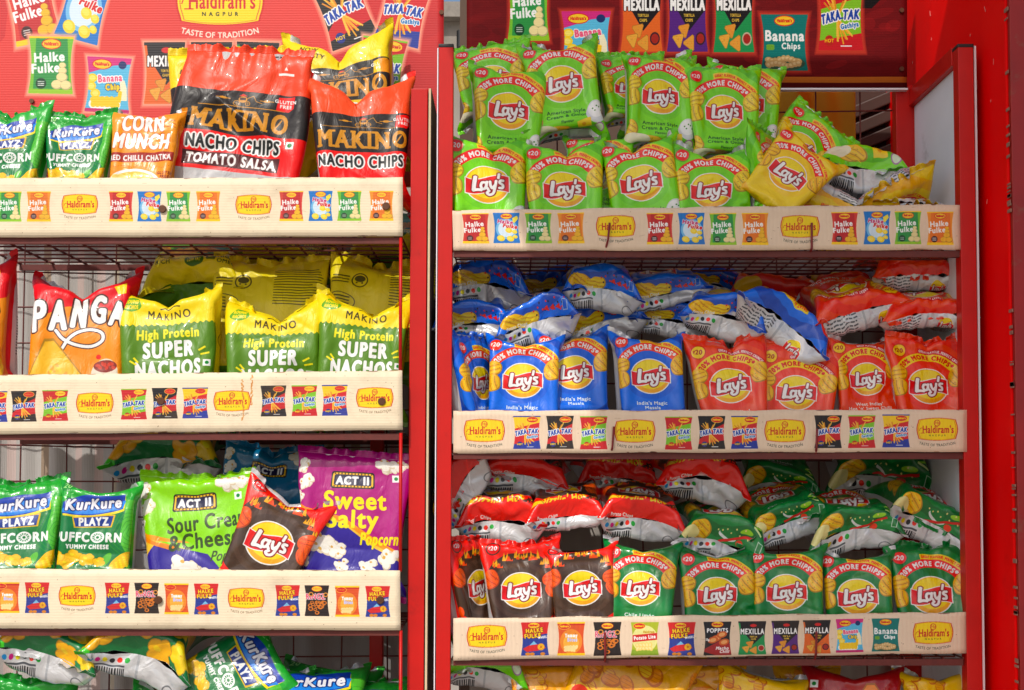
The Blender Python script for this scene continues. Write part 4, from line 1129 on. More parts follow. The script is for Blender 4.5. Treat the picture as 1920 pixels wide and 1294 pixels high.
# uprights
def post(parent, px_top, px_bot, w, py_top, y0, y1, mat=None, name='post', py_bot=1500):
    m = MB()
    m.quad_px([(px_bot, py_bot), (px_bot + w, py_bot), (px_top + w, py_top), (px_top, py_top)], y0, y1)
    # carry the post down to the ground
    a, b = at(px_bot, py_bot, y0), at(px_bot + w, py_bot, y0); m.box(a[0], b[0], y0, y1, 0, a[2] - .0005)
    o = m.build(name, mat or M_RED, bevel=.0015); part(o, parent); return o
def cap(parent, px, w, py, y0, y1):
    m = MB(); a, b = at(px - 1, py + 5, y0), at(px + w + 1, py, y0); m.box(a[0], b[0], y0 - .001, y1 + .001, a[2], b[2] + .002)
    o = m.build('post_cap', M_BLACK, bevel=.002); part(o, parent)
post(rack_l, 771, 762, 31, 166, .03, .062)
post(rack_l, -75, -80, 30, 166, .03, .062)
post(rack_r, 823, 816, 27, 84, .0, .03); cap(rack_r, 823, 27, 84, .0, .03)
post(rack_r, 1796, 1817, 29, 84, .0, .03); cap(rack_r, 1796, 29, 84, .0, .03)
back_x = at(1703, 400, DEPTH)
m = MB(); a, b = at(1672, 168, DEPTH), at(1702, 168, DEPTH); m.box(a[0], b[0], DEPTH - .03, DEPTH, 0, a[2]); part(m.build('post', M_RED, bevel=.0015), rack_r)
m = MB(); a, b = at(700, 168, DEPTH), at(724, 168, DEPTH); m.box(a[0], b[0], DEPTH - .03, DEPTH, 0, a[2]); part(m.build('post', M_RED, bevel=.0015), rack_l)
# thin rods between the left boards
for y0_, y1_ in ((446, 702), (812, 1072), (1182, 1500)):
    m = MB(); m.rod(at(751.5, y0_, .004), at(750.5, y1_, .004), .0032, 8); part(m.build('front_rod', M_RED, smooth=True), rack_l)
# side panels: a red frame with white corrugated sheet, seen on the right of the right rack
xs = at(1798, 400, .0)[0]; zt = at(1796, 86, 0)[2]
m = MB(); q0, q1 = at(1796, 90, .03), at(1703, 168, DEPTH)
m.hexa([(xs, .03, q0[2] - .035), (xs + .026, .03, q0[2] - .035), (xs + .026, .03, q0[2]), (xs, .03, q0[2]),
        (xs, DEPTH, q0[2] - .035), (xs + .026, DEPTH, q0[2] - .035), (xs + .026, DEPTH, q0[2]), (xs, DEPTH, q0[2])])
m.box(xs, xs + .026, DEPTH - .028, DEPTH + .002, 0, q0[2] - .0355)
part(m.build('side_frame', M_RED, bevel=.0015), rack_r)
m = MB(); m.box(xs + .012, xs + .018, .031, DEPTH - .029, 0, q0[2] - .036); part(m.build('side_panel', M_WHITE), rack_r)
m = MB(); m.quad_px([(1846, 1500), (1850, 1500), (1830, 86), (1826, 86)], .004, .026); part(m.build('sheet_edge', M_WHITE), rack_r)
# corrugated sheets on edge in the gap between the racks
m = MB(); m.quad_px([(795, 1500), (799, 1500), (808, 166), (804, 166)], .028, .034); part(m.build('panel_edge', M_CARD), rack_l)
M_BROWN = plain_mat('dark_brown_board', (70, 44, 34), .7, var=.25, scale=30, bump=.2)
m = MB(); m.quad_px([(795, 1500), (800, 1500), (809, 166), (804, 166)], .0345, .30); part(m.build('side_panel', M_BROWN), rack_l)
m = MB(); m.quad_px([(812, 1500), (814, 1500), (822, 90), (820, 90)], .01, .05); part(m.build('side_panel', M_WHITE), rack_r)

# ------------------------------------------------------------------ printed strips and header boards
CREAM, BEIGE = (248, 230, 198), (238, 212, 184)
def rust_streak(c, x0, y0):
    rn = random.Random(3)
    for (x, a, b) in ((455, 714, 792), (472, 706, 762)):
        for i in range(26):
            y = a + (b - a) * i / 26; c.ell(x - x0 + rn.uniform(-2, 2), y - y0, rn.uniform(.6, 2.2), rn.uniform(1, 3), (214, 132, 50), alpha=.75)
L1 = [('hf_green', 18, 387), ('hf_orange', 73, 387), ('logo', 150, 383), ('hf_red', 227, 387), ('hf_blue', 280, 387), ('hf_green', 334, 387), ('hf_orange', 390, 387), ('logo', 475, 384), ('hf_red', 546, 387), ('hf_blue', 601, 387), ('hf_green', 655, 387), ('hf_orange', 715, 387), ('hf_red', -45, 387)]
L2 = [('tt_blue', -10, 759), ('tt_black', 45, 759), ('tt_green', 104, 758), ('logo', 178, 754), ('tt_green', 251, 757), ('tt_black', 309, 756), ('tt_blue', 366, 756), ('logo', 435, 753), ('tt_black', 513, 754), ('tt_green', 571, 754), ('tt_blue', 628, 754), ('logo', 703, 750)]
L3 = [('bites', 14, 1122), ('wheels', 70, 1122), ('logo', 145, 1118), ('wheels', 220, 1122), ('ringz', 275, 1122), ('bites', 331, 1123), ('wheels', 387, 1123), ('logo', 462, 1121), ('wheels', 540, 1125), ('ringz', 595, 1125), ('bites', 652, 1126), ('wheels', 709, 1126), ('ringz', -42, 1122)]
R1 = [('hf_red', 891, 428), ('hf_blue', 949, 427), ('hf_green', 1009, 427), ('hf_orange', 1070, 427), ('logo', 1154, 424), ('hf_red', 1237, 429), ('hf_blue', 1296, 429), ('hf_green', 1355, 430), ('hf_orange', 1415, 430), ('logo', 1500, 425), ('hf_red', 1584, 428), ('hf_blue', 1645, 427), ('hf_green', 1703, 427), ('hf_orange', 1764, 428)]
R2 = [('logo', 908, 806), ('tt_blue', 988, 810), ('tt_black', 1050, 810), ('tt_green', 1113, 811), ('logo', 1190, 808), ('tt_green', 1272, 812), ('tt_black', 1334, 811), ('tt_blue', 1396, 811), ('logo', 1472, 808), ('tt_black', 1553, 810), ('tt_green', 1616, 810), ('tt_blue', 1680, 809), ('logo', 1757, 806)]
R3 = [('logo', 913, 1193), ('wheels', 1003, 1198), ('bites', 1071, 1198), ('ringz', 1139, 1198), ('lite', 1209, 1198), ('wheels', 1278, 1198), ('poppits', 1345, 1197), ('mx_green', 1410, 1196), ('mx_purple', 1472, 1195), ('mx_orange', 1531, 1194), ('bc_pink', 1593, 1192), ('bc_teal', 1661, 1191), ('logo', 1750, 1187)]
for name, quad, items, mw, mh, lw, ex, sd in (
        ('shelf_board', [(-70, 445), (755, 443), (755, 333), (-70, 334)], L1, 45, 57, 68, None, 1),
        ('shelf_board', [(-70, 815), (755, 806), (754, 695), (-70, 704)], L2, 48, 58, 70, rust_streak, 2),
        ('shelf_board', [(-70, 1178), (751, 1182), (750, 1070), (-70, 1066)], L3, 46, 58, 69, None, 3)):
    xs_, ys_ = [p[0] for p in quad], [p[1] for p in quad]
    arr = strip_art(min(xs_), max(xs_), (quad[2][1] + quad[3][1]) / 2, (quad[0][1] + quad[1][1]) / 2, [(k, x, y) for k, x, y in items], CREAM, mw, mh, lw, ex, (120, 90, 60))
    o = board(name, quad, 0.0, .005, arr, rack_l, M_CARD, wave=('Z', 62, .12, .3), sag=.0012, seed=sd, stain=.35)
    for bx, by in {1: ((305, 392), (724, 387)), 2: ((302, 752), (716, 753)), 3: ((297, 1125), (713, 1125))}[sd]:
        p = at(bx, by, 0); mb = MB(); mb.rod((p[0], -.004, p[2]), (p[0], .002, p[2]), .0075, 12); b_ = mb.build('bolt', M_BOLT, bevel=.001, smooth=False)
        b_.parent = o; b_.matrix_parent_inverse = (Matrix.Translation(rack_l.location) @ o.matrix_parent_inverse @ Matrix.Translation(o.location)).inverted()
for quad, items, mw, mh, lw, sd, ties in (
        ([(850, 470), (1803, 468), (1803, 383), (848, 394)], R1, 50, 60, 74, 4, (((1143, 418), (1140, 450), (1132, 480)), ((1522, 418), (1522, 466), (1519, 474)))),
        ([(850, 850), (1812, 847), (1812, 768), (850, 770)], R2, 51, 62, 77, 5, (((1151, 800), (1148, 840), (1145, 852)), ((1532, 804), (1531, 840), (1529, 854)))),
        ([(850, 1238), (1813, 1225), (1813, 1148), (850, 1160)], R3, 52, 63, 76, 6, (((1134, 1186), (1135, 1230), (1134, 1244)), ((1531, 1184), (1530, 1226), (1527, 1240))))):
    xs_, ys_ = [p[0] for p in quad], [p[1] for p in quad]
    y_up, y_lo = (quad[2][1] + quad[3][1]) / 2, (quad[0][1] + quad[1][1]) / 2
    sl = (quad[2][1] - quad[3][1]) / (quad[2][0] - quad[3][0]) if sd != 5 else 0
    arr = strip_art(min(xs_), max(xs_), y_up, y_lo, [(k, x, y - (sl * (x - 1326) if sd == 6 else sl * .55 * (x - 1326))) for k, x, y in items], BEIGE, mw, mh, lw)
    o = board('shelf_strip', quad, 0.0, .004, arr, rack_r, M_CARD, wave=('X', 40, .16, 1.5), sag=.0022, seed=sd, stain=.25)
    for pts in ties:
        mb = MB(); mb.path([at(x, y, -.004 if i == 0 else (-.006 if i == 1 else .012)) for i, (x, y) in enumerate(pts)], .0022, 6); w_ = mb.build('wire_tie', M_DRED)
        w_.parent = o; w_.matrix_parent_inverse = (Matrix.Translation(rack_r.location) @ o.matrix_parent_inverse @ Matrix.Translation(o.location)).inverted()
# header boards
def mottle(c, base, amt, n, seed, smax=40):
    rn = random.Random(seed)
    for i in range(n):
        k = rn.uniform(1 - amt, 1 + amt)
        c.ell(rn.uniform(0, c.w), rn.uniform(0, c.h), rn.uniform(6, smax), rn.uniform(3, smax * .4), tuple(min(255, v * k) for v in base), rn.uniform(-20, 20), alpha=.25)
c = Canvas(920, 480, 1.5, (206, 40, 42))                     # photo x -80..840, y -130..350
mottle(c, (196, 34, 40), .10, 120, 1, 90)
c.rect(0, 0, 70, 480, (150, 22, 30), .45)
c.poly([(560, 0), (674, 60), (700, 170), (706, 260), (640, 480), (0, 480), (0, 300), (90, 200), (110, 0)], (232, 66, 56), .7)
G = (250, 170, 140)
for k, x, y, w, h, r in (('hf_red', 62, 18, 88, 128, -12), ('hf_blue', 160, 14, 84, 128, 15), ('hf_green', 97, 123, 84, 108, 1), ('bc_pink', 205, 160, 84, 104, 3), ('mx_orange', 312, 138, 78, 116, 0),
                         ('mx_purple', 401, 138, 78, 116, 0), ('mx_green', 487, 138, 80, 116, 2), ('tt_black', 652, 22, 92, 128, -20), ('tt_blue', 764, 22, 86, 124, 14), ('tt_green', 722, 130, 84, 116, 8)):
    mini_pack(c, x + 80, y + 130, w, h, k, glow=G, rot=r)
sweet_logo(c, 417 + 80, 2 + 130, 168, tagcol=(255, 232, 214))
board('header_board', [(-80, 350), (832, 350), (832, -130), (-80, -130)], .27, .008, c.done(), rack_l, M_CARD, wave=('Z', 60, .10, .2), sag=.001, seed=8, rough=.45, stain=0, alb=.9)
c = Canvas(826, 300, 1.6, (112, 12, 18))                     # photo x 874..1700, y -134..166
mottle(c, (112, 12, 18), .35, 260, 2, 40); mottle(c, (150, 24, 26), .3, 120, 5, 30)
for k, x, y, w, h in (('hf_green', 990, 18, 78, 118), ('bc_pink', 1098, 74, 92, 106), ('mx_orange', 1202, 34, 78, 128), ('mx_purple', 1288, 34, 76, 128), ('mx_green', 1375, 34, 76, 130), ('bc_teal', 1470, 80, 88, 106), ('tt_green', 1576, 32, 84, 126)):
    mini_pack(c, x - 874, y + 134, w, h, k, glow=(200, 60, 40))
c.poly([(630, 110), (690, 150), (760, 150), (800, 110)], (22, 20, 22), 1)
mini_pack(c, 1576 - 874, 32 + 134, 84, 126, 'tt_green', glow=(200, 60, 40))
c.rect(0, 278, 826, 11, (214, 120, 40)); c.rect(0, 289, 826, 12, (96, 14, 18))
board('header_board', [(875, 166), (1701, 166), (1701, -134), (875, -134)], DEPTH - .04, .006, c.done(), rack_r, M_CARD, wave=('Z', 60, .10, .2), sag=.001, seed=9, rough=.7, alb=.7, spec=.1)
m = MB(); a, b = at(960, 169.5, DEPTH - .04), at(1701, 166.3, DEPTH - .04); m.box(a[0], b[0], DEPTH - .045, DEPTH - .03, a[2], b[2]); part(m.build('header_trim', M_WHITE), rack_r)

# ------------------------------------------------------------------ cloths hung behind, things beyond, the shop's red walls
def hanging_cloth(name, x0, x1, py0, py1, y, mat, label, amp=.006):
    nu, nv = 160, 12
    a, b = at(x0, py1, y), at(x1, py0, y)
    uu, vv = np.meshgrid(np.arange(nu + 1) / nu, np.arange(nv + 1) / nv)
    X = a[0] + (b[0] - a[0]) * uu; Z = max(a[2], .05) + (b[2] - max(a[2], .05)) * vv
    Y = y + amp * (np.sin(X * 46) + .6 * np.sin(X * 91 + 2 * vv) + .5 * np.sin(X * 23 + 1))
    V = np.stack([X, Y, Z], -1).reshape(-1, 3); k = np.arange(nv)[:, None] * (nu + 1) + np.arange(nu)[None]
    F = np.stack([k, k + 1, k + nu + 2, k + nu + 1], -1).reshape(-1, 4)
    o = link(name, grid_mesh(name, V, F), None, [mat], True)
    s = o.modifiers.new('thickness', 'SOLIDIFY'); s.thickness = .002
    return tag(o, label, 'cloth')
def stripe_cloth_mat():
    c = Canvas(900, 1000, 1.0, (176, 172, 168))
    rn = random.Random(5); x = 0
    while x < 900:
        w = rn.uniform(8, 20); col = rn.choice([(168, 164, 160), (196, 176, 170), (206, 150, 156), (150, 130, 110), (190, 178, 158), (160, 156, 156), (160, 158, 158)])
        c.rect(x, 0, w, 1000, col); x += w + rn.uniform(4, 26)
    c.rect(380, 700, 520, 300, (150, 146, 144))
    for i in range(8):
        hx, hy = 440 + 60 * i, 800 + 40 * (i % 2); cl = (46, 40, 40) if i % 2 else (120, 96, 76)
        c.ell(hx - 10, hy - 6, 13, 13, cl); c.ell(hx + 10, hy - 6, 13, 13, cl); c.poly([(hx - 22, hy), (hx + 22, hy), (hx, hy + 26)], cl); c.ell(hx, hy - 4, 5, 5, (150, 146, 144))
    m, nt, bs = node_mat('striped_cotton')
    ti = nt.nodes.new('ShaderNodeTexImage'); ti.image = make_image('striped_cotton', c.done())
    tc = nt.nodes.new('ShaderNodeTexCoord'); nt.links.new(tc.outputs['Generated'], ti.inputs['Vector'])
    mp = nt.nodes.new('ShaderNodeMapping'); mp.inputs['Rotation'].default_value = (R(-90), 0, 0); nt.links.new(tc.outputs['Generated'], mp.inputs[0])
    sp = nt.nodes.new('ShaderNodeSeparateXYZ'); cb = nt.nodes.new('ShaderNodeCombineXYZ'); nt.links.new(tc.outputs['Generated'], sp.inputs[0])
    nt.links.new(sp.outputs[0], cb.inputs[0]); nt.links.new(sp.outputs[2], cb.inputs[1]); nt.links.new(cb.outputs[0], ti.inputs['Vector'])
    nt.links.new(ti.outputs[0], bs.inputs['Base Color']); bs.inputs['Roughness'].default_value = .9
    wv = nt.nodes.new('ShaderNodeTexWave'); wv.bands_direction = 'X'; wv.inputs['Scale'].default_value = 90; nt.links.new(tc.outputs['Object'], wv.inputs['Vector']); add_bump(nt, bs, wv.outputs[1], .3)
    return m
hanging_cloth('hanging_cloth', -100, 770, 420, 1500, .40, stripe_cloth_mat(), 'grey striped cotton cloth hung behind the left rack')
M_SHEET = plain_mat('pale_sheet', (168, 160, 152), .8, var=.12, scale=10, bump=.3)
hanging_cloth('hanging_cloth', 880, 1690, 470, 1500, .42, M_SHEET, 'plain pale sheet hung behind the right rack', .008)
M_YCLOTH = plain_mat('yellow_cloth', (216, 160, 14), .7, var=.15, scale=14, bump=.3)
hanging_cloth('hanging_cloth', 1380, 1600, 150, 480, .52, M_YCLOTH, 'yellow cloth hanging beyond the wire grid below the dark red header', .012)
# rolled shutter standing behind the right rack
m = MB(); a, b = at(1560, 480, .62), at(1700, 130, .62)
M_SHUT = plain_mat('dark_brown_shutter', (66, 46, 38), .5, var=.25, scale=20, bump=.2)
sh = MB(); n = 13; zz0, zz1 = a[2] - .1, b[2]
for i in range(n):
    z = zz0 + (zz1 - zz0) * i / n; h_ = (zz1 - zz0) / n
    sh.hexa([(a[0], .62, z - .10), (b[0] + .1, .62, z + .02), (b[0] + .1, .62, z + .02 + h_ * .72), (a[0], .62, z - .10 + h_ * .72), (a[0], .65, z - .10), (b[0] + .1, .65, z + .02), (b[0] + .1, .65, z + .02 + h_ * .72), (a[0], .65, z - .10 + h_ * .72)])
sh.box(a[0] - .01, b[0] + .4, .655, .67, a[2] - .1, b[2] + .1)
tag(sh.build('shutter', M_SHUT, bevel=.003), 'dark brown slatted shutter seen through the grid beside the yellow cloth', 'shutter')
# back wall of the shop recess, red wall and column on the right
m = MB(); a = at(860, 1500, .9); b = at(1720, -160, .9); m.box(a[0], b[0] + .05, .9, .94, 0, b[2] + .2)
M_DARKW = plain_mat('dim_shop_wall', (92, 74, 62), .85, var=.2, scale=5)
tag(m.build('back_wall', M_DARKW), 'brown back wall of the shop recess behind the right rack', 'wall')
xw = at(1893, 600, -.10)[0]
red_wall = empty('red_wall', (xw, 0, 0), 'bright red painted side wall to the right of the white side panel', 'wall')
m = MB(); m.box(xw, xw + .10, -.10, .9005, 0, 3.0); part(m.build('wall_face', M_WALL, bevel=.003), red_wall)
m = MB(); m.box(xw + .004, xw + .16, -.112, -.1005, 0, 3.0); part(m.build('worn_end', plain_mat('worn_red_paint', (150, 12, 14), .5, var=.3, scale=16, bump=.5, dirt=(110, 92, 70), dirt_amt=.8), bevel=.002), red_wall)
# paint chipped off along the wall's front corner, and scuffs on its face
rn = random.Random(12); m = MB()
for i in range(55):
    z = rn.uniform(.6, 2.2); h_ = rn.uniform(.0015, .008); w_ = rn.uniform(.0004, .0022)
    m.box(xw - .0006, xw + w_, -.1132, -.1005 + rn.uniform(.0005, .003), z, z + h_)
part(m.build('chipped_edge', plain_mat('bare_plaster', (150, 104, 88), .9, var=.35, scale=60, bump=.4)), red_wall)
m = MB()
for i in range(34):
    y_ = rn.uniform(-.06, .55); z = rn.uniform(1.9, 2.2) if i < 26 else rn.uniform(1.2, 1.9); l_ = rn.uniform(.002, .012)
    m.rod((xw - .0005, y_, z), (xw - .0005, y_ + rn.uniform(-.5, .5) * l_, z + l_), rn.uniform(.0004, .0009), 4)
part(m.build('scratches', plain_mat('pale_scuff', (206, 120, 112), .8)), red_wall)
# dingy building across, seen in the slot between the header boards
bl = empty('concrete_building', (-.3, 7, 0), 'weathered grey concrete building seen in the slot between the header boards', 'building')
m = MB(); m.box(-3, 2.2, 6.9, 9, 0, 4.52); part(m.build('wall', M_CONC), bl)
m = MB(); m.box(-3.1, 2.3, 6.8, 9.1, 4.5205, 4.63); part(m.build('parapet', M_CONC), bl)
m = MB(); m.rod((-.36, 6.82, 4.42), (-.36, 6.82, 4.30), .04, 10); m.rod((-.36, 6.85, 4.42), (-.1, 6.85, 4.45), .012, 8); part(m.build('drain_pipe', M_BLACK), bl)
# added unseen canopy: its left edge draws the shade line across the rack
M_CANOPY, nt_, bs_ = node_mat('translucent_canopy')
tr_ = nt_.nodes.new('ShaderNodeBsdfTranslucent'); tr_.inputs[0].default_value = (.86, .74, .58, 1); mx_ = nt_.nodes.new('ShaderNodeMixShader'); mx_.inputs[0].default_value = .62  # translucency added so the sheet fills the shade with warm light
bs_.inputs['Base Color'].default_value = (.74, .68, .58, 1); bs_.inputs['Roughness'].default_value = .7
nt_.links.new(bs_.outputs[0], mx_.inputs[1]); nt_.links.new(tr_.outputs[0], mx_.inputs[2]); nt_.links.new(mx_.outputs[0], nt_.nodes['Material Output'].inputs['Surface'])
m = MB()
AX, AZ0, AZ1, AY = -.60, 3.22, 3.18, -2.5
q = [(AX, AY, AZ1), (2.0, AY, AZ1), (2.0, -.75, AZ0), (AX, -.75, AZ0)]; m.v = q; m.f = [(0, 1, 2, 3)]
tag(m.build('added_canopy', M_CANOPY), 'unseen cream canopy sheet added high above the right rack for its shade', 'added_canopy')

# screws that hold the header boards
for px, py, r_ in ((828, 24, rack_l), (826, 132, rack_l), (520, -10, rack_l), (60, 190, rack_l), (884, 120, rack_r), (1690, 20, rack_r), (1690, 130, rack_r)):
    y_ = .27 if r_ is rack_l else DEPTH - .04
    p = at(px, py, y_); m = MB(); m.rod((p[0], y_ - .004, p[2]), (p[0], y_ + .002, p[2]), .005, 10); part(m.build('screw', M_BOLT), r_)
# ------------------------------------------------------------------ the packets
SHAPES = [smooth_double(bag_shape(**a)) for a in SHAPE_ARGS]
RAW = None
def seal_strip(row, row2, N, top, wob, flop=0):
    """crimped strip beyond the last ring row: front and back leaf, saw-tooth outer edge"""
    fr = row[:N + 1]; nb = (row2[:N + 1] + np.roll(row2[::-1], 1, 0)[:N + 1]) / 2
    d = fr - nb; d /= np.linalg.norm(d, axis=1, keepdims=True) + 1e-9
    d = d * .8 + d.mean(0) * .2
    t = np.gradient(fr, axis=0); nrm = np.cross(t, d); nrm /= np.linalg.norm(nrm, axis=1, keepdims=True) + 1e-9
    if nrm[N // 2, 1] > 0: nrm = -nrm                             # towards the front
    if flop: d = d * math.cos(flop) - nrm * math.sin(flop); nrm = np.cross(t, d); nrm /= np.linalg.norm(nrm, axis=1, keepdims=True) + 1e-9; nrm = nrm * (1 if nrm[N // 2, 1] < 0 else -1)
    rows = 8; V = []
    for k in range(rows + 1):
        f = k / rows; h = SEALH * f
        hh = np.full(N + 1, h) + (np.where(np.arange(N + 1) % 2, 0.55, -.4) if k == rows else 0)
        V.append(fr + d * hh[:, None] + nrm * ((.35 if k % 2 else -.35) * (k > 0) + wob * f * np.sin(np.arange(N + 1) * .21 + wob * 9)[:, None] * .9))
    return np.array(V), nrm
def packet(design, cx, cy, W, y, shape, label, cat='crisp packet', name='crisp_packet', mode='S', lean=None, roll=0, yaw=0, tilt=0, mir=False, vee=0, vx=0.0, hang=0, group=None, tall=1.0, folds=(), thin=1.0):
    """mode S standing (cy = top seal), C free (cy = centre), B lying with its bottom seal towards the viewer, T lying with its top seal towards the viewer"""
    X = SHAPES[shape].copy()
    M, K = X.shape[0] - 1, X.shape[1]; N = K // 2
    if mir: X[..., 0] *= -1; X = np.concatenate([X[:, N::-1], X[:, :N:-1]], 1)
    rn = np.random.RandomState(int(cx * 7 + cy * 13) % 99991)
    hz = 80.0
    t = np.clip((X[..., 2] / hz - .15) / .85, 0, 1.2)
    if vee:
        dx = X[..., 0] / 70 - vx
        X[..., 2] += t ** 2 * (vee * (np.abs(dx) - .45) * 1.0 - vee * .9 * np.exp(-(dx / .16) ** 2))
        X[..., 1] += t ** 1.5 * vee * .5 * np.exp(-(dx / .2) ** 2)
        X[..., 0] -= t ** 2 * np.sign(dx) * vee * .18
    if hang: X[..., 1] += t ** 2 * hang * (X[..., 0] / 70)
    b = np.clip((-X[..., 2] / hz - .55) / .45, 0, 1.2)
    # pleats running down from the seams, and broad dents
    edge_t = np.exp(-(hz - X[..., 2]).clip(0) / 16) + .7 * np.exp(-(hz + X[..., 2]).clip(0) / 16)
    sgn = np.where(np.arange(K) <= N, -1, 1)[None]
    side = np.clip(np.abs(np.sin(np.pi * np.arange(K) / N)), 0, 1)[None]
    if mode == 'S' and not hang:
        X[..., 1] += t ** 2 * rn.uniform(-8, 8) * (X[..., 0] / 70); X[..., 2] += t ** 2 * rn.uniform(-5, 5) * (X[..., 0] / 70)
    p1, p2, p3 = rn.uniform(0, 6.3, 3)
    pk = 1.9 if mode in 'BT' else 1.25
    X[..., 1] += sgn * side * edge_t * pk * (.9 * np.sin(X[..., 0] * .42 + p1) + .7 * np.sin(X[..., 0] * .23 + p2 + X[..., 2] * .05))
    X[..., 1] += sgn * side * (1.7 if mode not in 'BT' else 2.6) * (np.sin(X[..., 0] * .055 + X[..., 2] * .08 + p3) * np.sin(X[..., 2] * .06 - X[..., 0] * .04 + p1))
    for k in range(9):                                            # sharp little creases
        cx_, cz_ = rn.uniform(-50, 50), rn.uniform(-70, 70); an = rn.uniform(0, 3.14); L = rn.uniform(18, 40); w = rn.uniform(2.5, 5)
        du = (X[..., 0] - cx_) * math.cos(an) + (X[..., 2] - cz_) * math.sin(an); dv = -(X[..., 0] - cx_) * math.sin(an) + (X[..., 2] - cz_) * math.cos(an)
        fr_ = rn.rand() < .7
        X[..., 1] += sgn * (sgn < 0 if fr_ else sgn > 0) * side * rn.uniform(-3.4, 2.0) * np.exp(-(du / L) ** 2 - np.abs(dv) / w)
    for (cx_, cz_, an, L, w, amp) in folds:
        du = (X[..., 0] - cx_) * math.cos(R(an)) + (X[..., 2] - cz_) * math.sin(R(an)); dv = -(X[..., 0] - cx_) * math.sin(R(an)) + (X[..., 2] - cz_) * math.cos(R(an))
        X[..., 1] += (sgn < 0) * side * amp * np.exp(-(du / L) ** 4) * (np.exp(-np.abs(dv) / w) - .8 * np.exp(-((dv + 2.2 * w) / (1.3 * w)) ** 2))
    X[..., 0] *= 1 + (.14 if mode not in 'BT' else .02) * np.clip(1 - (X[..., 2] / hz) ** 2, 0, 1)
    X[..., 2] *= tall; X[..., 1] *= thin
    if mode in 'BTF':                                             # lying bags sag over what they lie on and are squashed unevenly
        dn = 1 if mode != 'F' else -1
        X[..., 1] += dn * rn.uniform(2, 13) * ((X[..., 0] / 70 - rn.uniform(-.5, .5)) ** 2 - .3) + rn.uniform(-9, 9) * X[..., 0] / 70 * X[..., 2] / 80
        X[..., 2] += rn.uniform(-7, 7) * X[..., 0] / 70 + rn.uniform(0, 6) * np.sin(X[..., 0] / 70 * 3 + p1)
        X[..., 1] *= 1 + rn.uniform(-.2, .25) * np.sin(X[..., 0] / 70 * 1.6 + rn.uniform(-1, 1))
    if mode in 'BTF': X[..., 1] *= 1.36; X[..., 0] *= 1.1
    fl = rn.uniform(.35, .9) * (1 if rn.rand() < .75 else -.5)
    st, n1 = seal_strip(X[0], X[1], N, True, rn.uniform(-.3, .3), fl if mode == 'T' else 0 if mode == 'F' else rn.uniform(-.5, .4)); sb, n2 = seal_strip(X[M], X[M - 1], N, False, rn.uniform(-.3, .3), fl if mode == 'B' else 0)
    # pose
    def rot(ax, deg): return np.array(Matrix.Rotation(R(deg), 3, ax))
    if mode == 'S': yaw += rn.uniform(-9, 9); tilt += rn.uniform(-2.5, 2.5); 
    if mode == 'S': lean = -7 if lean is None else lean; A = rot('Y', tilt) @ rot('Z', yaw) @ rot('X', lean) @ rot('Y', roll); anchor = np.array([0, 0, 86.0 * tall])
    elif mode == 'C': lean = -10 if lean is None else lean; A = rot('Y', tilt) @ rot('Z', yaw) @ rot('X', lean) @ rot('Y', roll); anchor = np.zeros(3)
    elif mode == 'B': lean = -75 if lean is None else lean; A = rot('Y', tilt) @ rot('Z', yaw) @ rot('X', lean) @ rot('Y', roll); anchor = np.array([0, 0, -84.0 * tall])
    elif mode == 'T': lean = 104 if lean is None else lean; A = rot('Y', tilt) @ rot('Z', yaw) @ rot('X', lean) @ rot('Y', 0) @ rot('Z', 180); anchor = np.array([0, 0, 84.0 * tall])
    elif mode == 'F': lean = 70 if lean is None else lean; A = rot('Y', tilt) @ rot('Z', yaw) @ rot('X', lean); anchor = np.array([0, 0, 84.0 * tall])
    W = W * 1.06
    if mode in 'BT' and cx > 800 and y < .17: y = max(.018, y - .03)
    for k in range(3):
        s = W / PW * unit(y)
        p0 = at(cx, cy, y) - (A @ anchor) * s
        if mode not in 'SC' or y > .13: break
        G_ = (X.reshape(-1, 3) @ A.T) * s + p0                    # keep the lower part of a standing bag behind the shelf's front board
        low = G_[G_[:, 2] < p0[2] + .02 if mode == 'S' else slice(None)]
        gap = low[:, 1].min() - .009
        if gap >= 0: break
        y -= gap
    mat = film_mat(design)
    def place(Vv): return Vv.reshape(-1, 3) * s
    # body
    k = np.arange(M)[:, None] * K; i = np.arange(K)[None]
    Fq = np.stack([k + i, k + K + i, k + K + (i + 1) % K, k + (i + 1) % K], -1).reshape(-1, 4)
    vv = 1 - (SEALH + (PH - 2 * SEALH) * np.arange(M + 1) / M) / PH
    u0 = (np.arange(K) / K)[None].repeat(M, 0); u1 = ((np.arange(K) + 1) / K)[None].repeat(M, 0)
    v0 = vv[:-1, None].repeat(K, 1); v1 = vv[1:, None].repeat(K, 1)
    UV = np.stack([np.stack([u0, v0], -1), np.stack([u0, v1], -1), np.stack([u1, v1], -1), np.stack([u1, v0], -1)], 2).reshape(-1, 2)
    me = grid_mesh(name, place(X), Fq, UV)
    root = link(name, me, None, [mat], True)
    root.matrix_world = Matrix.Translation(p0) @ Matrix(A.tolist()).to_4x4()
    tag(root, label, cat, group)
    for nm, S_, nr, top in (('top_seal', st, n1, True), ('bottom_seal', sb, n2, False)):
        r_ = S_.shape[0] - 1
        a = np.arange(r_)[:, None] * (N + 1) + np.arange(N)[None]
        Vf = (S_ + nr[None] * .25).reshape(-1, 3); Vb = (S_ - nr[None] * .25).reshape(-1, 3); n_ = len(Vf)
        q = np.stack([a, a + 1, a + N + 2, a + N + 1], -1).reshape(-1, 4)
        Ff = q if top else q[:, ::-1]; Fb = (q[:, ::-1] if top else q) + n_
        g0 = np.arange(r_ + 1) / r_
        vv_ = 1 - (SEALH * (1 - g0) if top else PH - SEALH * (1 - g0)) / PH
        uf = np.arange(N + 1) / N * .5
